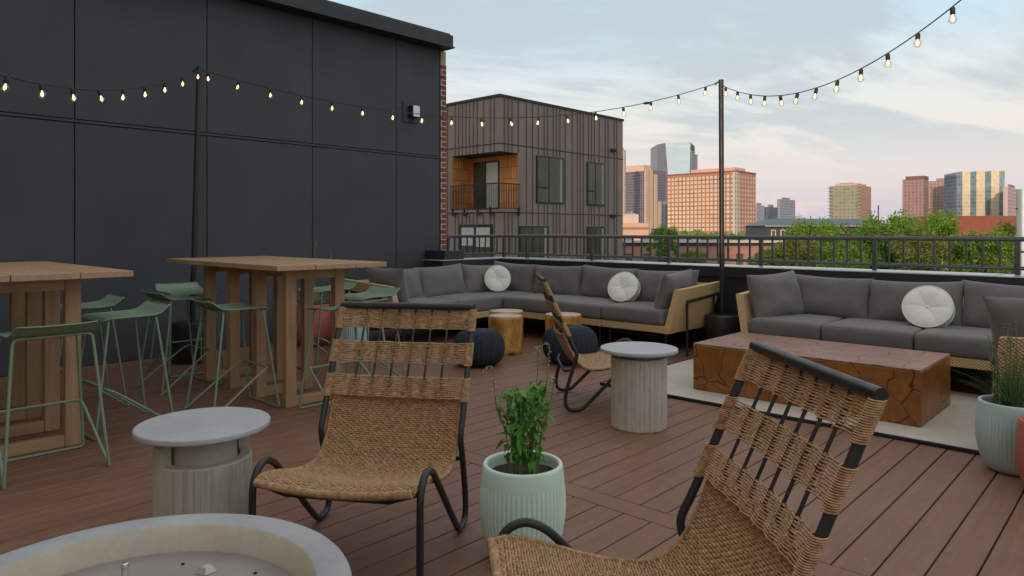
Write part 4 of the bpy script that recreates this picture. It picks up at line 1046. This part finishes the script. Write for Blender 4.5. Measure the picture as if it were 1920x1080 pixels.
xx = -aO-.05
while xx < .06: w.box(xx, xx+.018, -.09, -.072, 2.361, 3.419); xx += .11
yy = -.09
while yy < cO+.05: w.box(.072, .09, yy, yy+.018, 2.361, 3.419); yy += .11
w.build('balcony_railing', trim, bb)
for xx in (-3.0,-2.2,-1.3,-.5): MB().box(xx-.03, xx+.03, -.14, -.081, 2.02, 2.4).box(xx+.031, xx+.16, -.13, -.081, 2.06, 2.17).build('bracket', trim, bb)
MB().box(.081,.14, cO-.1, cO-.02, 2.02, 2.4).build('bracket', trim, bb)
for (wy0, wy1, wz0, wz1) in WN:
    fo = MB(); fo.box(.001, .05, wy0, wy1, wz0, wz1); fw = fo.build('window', trim, bb)
    ym = wy0+(wy1-wy0)*.42; zm = wz0+(wz1-wz0)*.33
    MB().box(.051,.056, wy0+.08, ym-.04, wz0+.07, zm-.04).build('pane', glz, fw); MB().box(.051,.056, wy0+.08, ym-.04, zm+.04, wz1-.07).build('pane', glz, fw); MB().box(.051,.056, ym+.05, wy1-.08, wz0+.07, wz1-.07).build('pane', glz, fw)
    MB().box(.0565,.0585, wy1-.34, wy1-.20, wz0+.08, wz1-.08).build('blind', simple('pale_blind', (.30,.32,.24), .7), fw)
xl = lambda px: -((px-CX)/F*BC.y-BC.x)/(-xV.x+(px-CX)/F*xV.y)*-1
def fx(px):
    k = (px-CX)/F; return (k*BC.y-BC.x)/(xV.x-k*xV.y)
x0_, x1_ = fx(862), fx(924)
fo = MB(); fo.box(x0_, x1_, -.05, -.001, -.4, 1.62); fw = fo.build('window', trim, bb)
xm = (x0_+x1_)/2
blf = simple('white_blind', (.42,.46,.42), .7)
MB().box(x0_+.15, xm-.06, -.056, -.051, -.3, 1.5).build('pane', glz, fw); MB().box(xm+.06, x1_-.12, -.056, -.051, -.3, 1.5).build('pane', glz, fw)
MB().box(x0_+.18, xm-.08, -.060, -.057, .65, 1.48).build('blind', blf, fw); MB().box(xm+.08, x1_-.14, -.060, -.057, .6, 1.48).build('blind', blf, fw)
for (yy, zz_) in ((Lb-1.0, 5.55),(Lb-1.0, 2.05)): MB().box(.04,.16, yy-.2, yy-.05, zz_, zz_+.14).box(.04,.16, yy+.05, yy+.2, zz_, zz_+.14).box(.04,.10,yy-.05,yy+.05,zz_+.03,zz_+.08).build('facade_lamp', trim, bb)
# city boxes in the same street grid
def city(name, label, cat, pc_, p0, p1, ytop, Y, mat, zb=-10, group=None, roof=None):
    C_ = Vector(((pc_-CX)/F*Y, Y, 0)); zt = CH-(ytop-HY)/F*Y
    k0, k1 = (p0-CX)/F, (p1-CX)/F
    a = (k0*C_.y-C_.x)/(xV.x-k0*xV.y); b_ = (k1*C_.y-C_.x)/(bV.x-k1*bV.y)
    o = thing(name, label, cat, (C_.x, C_.y, 0), RZ, group); a = min(a, -1); b_ = max(b_, 1)
    MB().box(a, 0, 0, b_, zb, zt).build('tower_shaft', mat, o)
    if roof is None and Y >= 600: MB().box(a*.75, a*.35, b_*.25, b_*.7, zt, zt+3).box(a*.3, a*.22, b_*.3, b_*.5, zt, zt+1.6).box(a*.36, a*.29, b_*.4, b_*.42, zt, zt+.5).build('roof_plant', M['plant'], o)
    return o, a, b_, zt
def px2m(Y): return Y/F
# tall glass tower with a tapering bright facet
Y = 1500; C1 = (1247-CX)/F*Y
o = thing('glass_tower', 'tallest pale blue glass tower with a tapering bright facet behind the brick hotel', 'tower', ((1270-CX)/F*Y, Y, 0), 0)
s_ = Y/F; X = lambda px: (px-1270)*s_
zt = CH+(HY-271)*s_; 
gg = facade('tower_glass_grey', (.17,.18,.21), (.22,.25,.30), 6, 5, .8, .7, .15, (.22,.25,.29), metal=.2)
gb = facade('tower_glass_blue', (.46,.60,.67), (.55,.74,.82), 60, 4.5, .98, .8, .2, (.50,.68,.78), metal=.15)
w = MB(); zb = -10
w.add([(X(1232),0,zb),(X(1255),-30,zb),(X(1283),-30,zb),(X(1303),0,zb),(X(1303),70,zb),(X(1232),70,zb)]+[(X(1232),0,zt),(X(1242),-30,zt),(X(1288),-30,zt+2),(X(1303),0,zt-4),(X(1303),70,zt-4),(X(1232),70,zt)],
 [(0,1,7,6),(2,3,9,8),(3,4,10,9),(4,5,11,10),(5,0,6,11),(6,7,8,9,10,11)]); w.build('tower_shaft', gg, o)
w = MB(); w.add([(X(1255),-30.0,zb),(X(1283),-30.0,zb),(X(1288),-30,zt+2),(X(1242),-30,zt)], [(0,1,2,3)]); w.build('glass_facet', gb, o)
w = MB(); w.box(X(1303.1), X(1309), 5, 60, zb, CH+(HY-289)*s_); w.build('side_wing', gg, o)
w = MB(); w.add([(X(1289.5),-27.6,zt-14),(X(1300),-6,zt-16),(X(1300),-6,zt-5),(X(1289.5),-27.6,zt-3)], [(0,1,2,3)]); w.build('crown_sign', simple('dark_sign', (.04,.045,.05), .5), o)
w = MB(); w.box(X(1262), X(1270), 10, 20, zt, zt+4); w.build('roof_plant', simple('grey_plant', (.2,.2,.2), .8), o)
# dark glass tower with cream fins
o, a, b_, zt = city('dark_glass_tower', 'dark glass office tower with cream fins left of the tallest tower', 'tower', 1207, 1173, 1250, 317, 1000, facade('tower_dark', (.24,.20,.21), (.075,.09,.14), 3.2, 4, .74, .74, .2, (.13,.13,.18)))
cr = simple('cream_stone', (.62,.47,.36), .8, .05, .05)
w = MB(); w.box(a-.5, .8, -.8, b_*.28, zt, zt+6); w.box(a-.5, 1.0, -1.0, 0, zt-3, zt); w.build('cornice', cr, o)
for f_ in (.02, .22, .42, .60, .84):
    MB().box(.0, 2.4, b_*f_, b_*f_+(7 if f_ > .1 else 9), -10, zt-(0 if f_ < .3 else (6 if f_ < .5 else 45))).build('fin', cr, o)
city('slender_tower', 'sliver of a pink tower just right of the brown building', 'tower', 1171, 1160, 1173.5, 281, 900, facade('pink_wall', (.55,.40,.34), (.38,.30,.28), 4, 4, .5, .5, .4))
city('grey_tower', 'grey office slab between the dark tower and the brick hotel', 'tower', 1240, 1222, 1252, 345, 1200, facade('grey_slab', (.36,.35,.38), (.26,.29,.34), 5, 4, .6, .6, .3))
city('low_dark_tower', 'low dark blue block beside the left end of the brick hotel', 'tower', 1247, 1240, 1254, 383, 700, facade('navy_slab', (.10,.14,.18), (.07,.11,.16), 4, 4, .6, .6, .3))
# brick hotel with real window objects
Yh = 480.0
hw_ = facade('hotel_brick', (.50,.24,.17), (.50,.24,.17), 9, 9)
o, a, b_, zt = city('brick_hotel', 'wide brick hotel block with a grid of cream windows and a white corner bay', 'building', 1380, 1251, 1417, 322, Yh, hw_)
w = MB(); w.box(a-.3, .3, -.3, b_+.3, zt, zt+1.0); w.build('cornice', simple('brick_cornice', (.28,.09,.065), .8), o)
w = MB(); w.box(a+14, -6, 10, b_-4, zt+1, zt+4.2); w.build('penthouse', simple('peach_penthouse', (.62,.40,.32), .8), o)
w = MB(); w.box(-3.6, -.35, -.5, -.001, -10, zt-.2); w.box(.35-.35, .5, .0, 4.2, -10, zt-.2); cbay = w.build('corner_bay', facade('corner_bay_white', (.56,.52,.44), (.25,.24,.22), 3.0, 3.05, .42, .5, .4), o)
winm = simple('cream_window', (.66,.55,.41), .5, .2, .05); winf = simple('hotel_spandrel', (.34,.15,.10), .8)
cols = 16; rows = 13; du = (-a-4.4)/cols; dv = 3.05; cnt = 0; rest = MB(); v0 = MB().box(0, du*.66, -.08, 0, 0, dv*.68)
proto_w = None
for r_ in range(rows):
    for c_ in range(cols):
        x = a+.6+du*c_; z_ = zt-1.0-dv*(r_+1)
        if cnt < 100:
            if proto_w is None: proto_w = v0.build('window', winm, o); q = proto_w
            else: q = proto_w.copy(); COL.objects.link(q); q.parent = o
            q.location = (x, -.001, z_); cnt += 1
        else: rest.box(x, x+du*.66, -.081, -.001, z_, z_+dv*.68)
nw_ = 6; du2 = (b_-4.6)/nw_
for r_ in range(rows):
    for c_ in range(nw_): rest.box(.001, .08, 4.8+du2*c_, 4.8+du2*(c_+.42), zt-1.0-dv*(r_+1), zt-1.0-dv*(r_+.45))
tag(rest.build('window', winm, o), kind='stuff')
w = MB()
for r_ in range(rows+1): w.box(a, -3.7, -.05, -.001, zt-.95-dv*r_-.28, zt-.95-dv*r_-.10)
for c_ in range(cols+1): w.box(a+.05+du*c_, a+.28+du*c_, -.10, -.001, -10, zt)
w.build('pilaster', winf, o)
# right of the hotel
city('pale_slab_building', 'pale lavender slab just right of the brick hotel', 'building', 1419, 1412, 1434, 385, 800, facade('lavender_slab', (.42,.40,.44), (.34,.36,.42), 6, 4, .5, .5, .4))
city('dark_stepped_building', 'dark blue stepped block right of the lavender slab', 'building', 1440, 1433, 1458, 388, 760, facade('blue_step', (.12,.15,.20), (.09,.12,.18), 5, 4, .6, .6, .3))
city('grey_blue_tower', 'small grey-blue tower standing alone behind the dark house roof', 'tower', 1462, 1457, 1491, 373, 1100, facade('bluegrey_tower', (.33,.35,.40), (.22,.27,.33), 5, 4, .7, .6, .25))
o, a, b_, zt = city('green_glass_condo', 'green glass condominium tower with pink end wall and balconies', 'tower', 1612, 1555, 1632, 347, 620, facade('green_condo', (.34,.33,.24), (.30,.34,.25), 3.4, 3.1, .66, .62, .2, (.20,.25,.19), metal=.2))
MB().box(a+4, -3, 3, b_-2, zt, zt+2).build('penthouse', simple('condo_top', (.55,.38,.30), .8), o)
w = MB(); pkm = facade('condo_end', (.48,.29,.22), (.34,.24,.20), 3.0, 3.1, .4, .45, .4); w.box(.01, .6, .5, b_, -10, zt-.3); w.build('end_wall', pkm, o)
w = MB()
for k in range(16): w.box(-1.6, 1.2, -1.2, -.01, zt-2-3.1*k, zt-1.5-3.1*k); w.box(a-1.2, a+3, -1.2, -.01, zt-2-3.1*k, zt-1.5-3.1*k)
w.build('balcony', simple('condo_slab', (.22,.2,.17), .8), o)
o, a, b_, zt = city('brown_apartment_tower', 'brown apartment tower with a dark top, left of the glass striped tower', 'tower', 1732, 1692, 1741, 335, 700, facade('brown_tower', (.36,.24,.22), (.25,.18,.19), 3.4, 3.2, .5, .6, .4))
MB().box(a+3, .6, -.6, b_*.9, zt, zt+3).build('penthouse', simple('maroon_top', (.20,.11,.11), .8), o)
city('pinkish_apartment_slab', 'wide pink-brown apartment slab right of the brown tower', 'building', 1787, 1741, 1797, 338, 720, facade('pink_slab', (.44,.31,.27), (.30,.22,.22), 3.4, 3.2, .55, .6, .4))
# striped glass tower
Y = 650; s_ = Y/F; o = thing('striped_glass_tower', 'gold and blue striped mirror-glass office tower at far right', 'tower', ((1840-CX)/F*Y, Y, 0), R(-12)); zt = CH+(HY-320)*s_
gold = facade('gold_glass', (.70,.60,.40), (.80,.70,.48), 2.4, 3.4, .9, .85, .15, (.66,.58,.44), metal=.25); blu = facade('blue_glass', (.20,.28,.33), (.24,.33,.40), 2.4, 3.4, .9, .85, .12, (.15,.22,.28), metal=.4)
edges = [1800,1809,1822,1832,1846,1856,1869]; X = lambda px: (px-1840)*s_*1.03
for i in range(6):
    MB().box(X(edges[i]), X(edges[i+1])-.02, 0 if i % 2 else .9, 30, -10, zt-(1.0 if i % 2 == 0 else 0)).build('glass_bay', gold if i % 2 else blu, o)
MB().box(X(1869), X(1879), 1.5, 30, -10, zt-.5).build('glass_bay', facade('teal_glass', (.24,.38,.40), (.30,.46,.48), 2.4, 3.4, .9, .85, .12, metal=.3), o)
city('pink_balcony_tower', 'slim pink tower with dark balcony slots at the right edge of the skyline', 'tower', 1890, 1881, 1912, 350, 600, facade('pink_balc', (.58,.44,.42), (.16,.10,.11), 7, 3.2, .35, .5, .5))
# radio mast
o = thing('radio_mast', 'thin radio mast rising behind the trees', 'mast', ((1647-CX)/F*400, 400, -10)); w = MB(); w.tube([(0,0,0),(0,0,10+CH+(HY-385)/F*400)], .35, 5); w.build('mast', M['black'], o)
# nearer low roofs
def low(name, label, px0, px1, ytop, Y, dep, mat, zb=-10, rot=0):
    x0, x1 = (px0-CX)/F*Y, (px1-CX)/F*Y; zt = CH-(ytop-HY)/F*Y; o = thing(name, label, 'building', (x0, Y, 0), rot)
    MB().box(0, x1-x0, 0, dep, zb, zt).build('wall', mat, o); return o, x1-x0, zt
white = simple('white_coping', (.52,.50,.46), .7)
o, wd_, zt = low('low_brick_building', 'low red brick building with white coping seen through the railing', 1150, 1475, 455, 70, 16, M['brickfar'])
MB().box(-.2, wd_+.2, -.2, .3, zt+.001, zt+.22).build('coping', white, o); MB().box(-.15, wd_+.15, -.12, -.001, zt-.30, zt-.02).build('dark_band', trim, o); MB().box(0, wd_, .31, 15.9, zt+.001, zt+.02).build('roof', simple('pale_roof', (.40,.40,.40), .8), o)
for i in range(9): MB().box(1.2+1.85*i, 1.9+1.85*i, -.03, -.001, zt-3.2, zt-1.1).build('window', glz, o)
rnd = random.Random(4)
for i in range(9):
    xx = 1.0+i*1.85+rnd.uniform(-.4,.4); h = rnd.uniform(.35,.65); q = thing('roof_unit', ['first','second','third','fourth','fifth','sixth','seventh','eighth','ninth'][i]+' grey rooftop unit from the left on the low brick building', 'roof unit', ((1150-CX)/F*70+xx, 76+rnd.uniform(-2,4), zt+.021), 0, 'rooftop units on the low brick building')
    MB().box(-.45, .45, -.4, .4, 0, h, bev=.03).build('case', simple('unit_grey', (.20,.22,.23), .6), q); MB().lathe([(.28,h),(.3,h+.08),(.2,h+.1)], 16).build('fan_cowl', M['black'], q)
o, wd_, zt = low('salmon_building', 'salmon low building with pale upper block beside the brown building', 1150, 1216, 418, 150, 20, simple('salmon_wall', (.62,.40,.29), .8, .06, .3))
MB().box(.5, 5.6, 1, 14, zt, zt+1.9).build('upper_block', simple('pale_block', (.62,.50,.42), .8, .05, .3), o)
MB().box(-.1, wd_+.1, -.1, -.001, zt-1.4, zt-.9).build('dark_band', simple('terracotta_band', (.35,.20,.13), .8), o)
w = MB()
for i in range(7): w.box(.8+i*.65, 1.2+i*.65, 2, 3, zt+1.901, zt+2.1+.2*(i%3))
w.build('roof_clutter', simple('roof_clutter', (.30,.32,.38), .7), o)
o = thing('shop_sign', 'black sign with a round white letter beside the small tree', 'sign', ((1221-CX)/F*68, 68, CH-(440-HY)/F*68)); MB().box(0, 1.3, 0, .12, 0, .58).build('panel', M['black'], o)
w = MB(); w.tube([(.16+.13*math.cos(k*math.pi/8), -.005, .29+.14*math.sin(k*math.pi/8)) for k in range(16)], .035, 6, closed=True); w.build('letter', simple('sign_white', (.75,.75,.72), .6), o)
w = MB(); w.box(.3,.36,0.02,.1,-.7,0); w.box(.9,.96,.02,.1,-.7,0); w.build('sign_leg', M['black'], o)
# dark grey gabled house
Y = 78; x0, x1 = (1437-CX)/F*Y, (1660-CX)/F*Y; ze, zr = CH+(HY-423)/F*Y, CH+(HY-409)/F*Y
o = thing('dark_gabled_house', 'dark grey house with low gabled roof and white-framed windows beyond the railing', 'house', (x0, Y, 0)); dg = simple('dark_siding', (.055,.06,.065), .7)
MB().box(0, x1-x0, 0, 7, -10, ze).build('wall', dg, o)
w = MB(); L_ = x1-x0; w.add([(-.3,-.4,ze),(L_+.3,-.4,ze),(L_+.3,3.5,zr),(1.8,3.5,zr),(-.3,7.4,ze),(L_+.3,7.4,ze),(-.3,-.4,ze-.1),(L_+.3,-.4,ze-.1)], [(0,1,2,3),(3,2,5,4),(0,3,4),(6,7,1,0)]); w.build('roof', simple('slate_roof', (.075,.10,.115), .6), o)
for i in range(6):
    xx = .5+1.05*i+(.0 if i < 3 else .3); f_ = MB().box(xx, xx+.55, -.06, -.001, ze-1.35, ze-.45).build('window', white, o); MB().box(xx+.12, xx+.43, -.075, -.061, ze-1.25, ze-.55).build('pane', glz, f_)
MB().box(-.3, L_+.3, -.45, -.401, ze-.12, ze+.02).build('gutter', simple('gutter', (.3,.3,.3), .6), o)
Y = 110
o, wd_, zt = low('red_roofed_building', 'long low building with rust-red upper wall and white wall below, behind the trees', 1765, 1915, 406, 110, 14, simple('rust_wall', (.28,.085,.05), .8, .1, .4), zb=.6)
MB().box(0, wd_, -.02, 14, -10, .599).build('lower_wall', simple('white_wall', (.60,.52,.48), .8), o); MB().box(-.1, wd_+.1, -.6, -.021, .55, .75).build('canopy', trim, o)
MB().box(-.05, wd_+.05, -.05, 14.05, zt, zt+.12).build('roof_cap', simple('grey_cap', (.2,.15,.13), .8), o)
# galvanised flue pipe at the right edge
Y = 8.2; fx_ = (1917-CX)/F*Y; o = thing('flue_pipe', 'pale galvanised flue pipe standing just outside the railing at the right edge', 'pipe', (fx_, Y, 0)); MB().lathe([(.06,-3),(.06,CH+(HY-355)/F*Y)], 24).build('pipe', simple('galvanised', (.42,.52,.56), .45, .06, 4, metal=.3), o)
w = MB(); w.lathe([(.0615,1.05),(.064,1.052),(.064,1.075),(.0615,1.077)], 24); w.box(-.075,-.062,-.01,.01,1.56,1.575); w.build('clamp', M['railm'], o)
# ---------------------------------------------------------------- trees
def tree_mesh(seed, H, cr, mat, n=21000, leafs=.19):
    """trunk at origin to height H, crown radius cr"""
    rnd = random.Random(seed); tr = MB(); lv = MB()
    tr.tube([(0,0,0),(.1,.05,H*.3),(.0,.1,H*.62)], [.28,.2,.13], 8)
    cl = []
    for i in range(64):
        a = rnd.uniform(0, 6.28); h = rnd.uniform(.42, .97); q = cr*math.sqrt(max(.03, 1-((h-.62)/.42)**2))*rnd.uniform(.25,1.08)
        c = Vector((q*math.cos(a), q*math.sin(a), H*h)); cl.append((c, cr*rnd.uniform(.10,.27)))
        if i < 14: tr.tube(smooth([(0,0.05,H*rnd.uniform(.25,.55)), c*.5+Vector((0,0,H*.22)), c], 1), [.09,.07,.05,.04,.03,.02], 5)
    for i in range(n):
        c, q = rnd.choice(cl); d = Vector((rnd.gauss(0,1), rnd.gauss(0,1), rnd.gauss(0,1))).normalized(); P0 = c+d*q*(rnd.uniform(.3,1.1) if rnd.random() < .8 else rnd.uniform(1,1.4))
        P0.z = c.z+(P0.z-c.z)*(1.5 if P0.z > c.z else .8); nn = (d+Vector((rnd.gauss(0,.7), rnd.gauss(0,.7), rnd.gauss(0,.7)))).normalized(); t1 = nn.orthogonal().normalized(); t2 = nn.cross(t1); s_ = leafs*rnd.uniform(.6,1.4)
        lv.add([P0-t1*s_*.5, P0+t2*s_*.32, P0+t1*s_*.55, P0-t2*s_*.32], [(0,1,2,3)])
    return tr, lv
TREES = []
specs = [(11, 12.0, 2.7, 'tree1'), (12, 12.0, 2.4, 'tree2'), (13, 12.0, 2.9, 'tree3')]
protos = [tree_mesh(s_, h, c, m_) for s_, h, c, m_ in specs]
pmesh = {}
def tree(k, px, ytop, Y, sc, label, rz):
    s_, h, c, m_ = specs[k]; zt = CH+(HY-ytop)/F*Y; x = (px-CX)/F*Y
    o = thing('tree', label, 'tree', (x, Y, zt-h*1.03*sc), rz, 'trees beyond the parapet'); o.scale = (sc*.95, sc*.95, sc)
    if k not in pmesh:
        a = protos[k][0].build('trunk', M['bark'], o); b_ = protos[k][1].build('crown', M[m_], o); pmesh[k] = (a, b_)
    else:
        for q in pmesh[k]:
            cc = q.copy(); COL.objects.link(cc); cc.parent = o
for a in [(0,1246,424,46,.42,'small round tree in front of the low brick building',0),
 (1,1302,466,40,.40,'low green shrub tree seen through the railing left of the pole',1),
 (1,1440,462,38,.5,'low tree seen through the railing just right of the pole',2),
 (0,1530,412,36,.62,'bright green tree in front of the dark gabled house',.5),
 (2,1588,421,38,.62,'olive-green tree right of the dark gabled house windows',2.2),
 (0,1668,402,34,.66,'tallest bright green tree left of centre of the tree row',3.1),
 (1,1640,418,33,.60,'mid green tree behind the tallest bright tree',1.2),
 (0,1738,399,36,.66,'bright green tree under the brown apartment tower',4.4),
 (2,1712,432,29,.5,'dark olive tree low in front of the row',5.1),
 (1,1800,434,31,.56,'mid green tree below the rust-red building',.9),
 (0,1862,432,31,.52,'bright tree left of the flue pipe',2.6),
 (2,1895,416,36,.6,'olive tree behind the flue pipe',3.7),
 (1,1570,446,28,.5,'dark green tree low behind the railing',4.0),
 (1,1965,420,33,.6,'green tree at the right end of the row',5.3),
 (2,1500,440,33,.5,'olive tree at the left end of the tree row',1.9)]:
    tree(*a)
# distant wooded belt
w = MB(); rnd = random.Random(6)
for i in range(5200):
    px = rnd.uniform(1100, 2100); Y = rnd.uniform(170, 300); P0 = Vector(((px-CX)/F*Y, Y, rnd.uniform(-6, .3+1.6*noise.noise(Vector((px*.02, Y*.02, 0)))))); s_ = rnd.uniform(1.2, 2.6)
    a = rnd.uniform(0,3.14); t1 = Vector((math.cos(a), math.sin(a)*.5, rnd.uniform(-.4,.4))); t2 = Vector((rnd.uniform(-.4,.4), rnd.uniform(-.3,.3), 1)); w.add([P0-t1*s_*.5, P0-t2*s_*.4, P0+t1*s_*.5, P0+t2*s_*.4], [(0,1,2,3)])
tag(w.build('distant_wood', M['tree2']), 'distant green wood between the terrace and the city towers', 'woodland', kind='stuff')
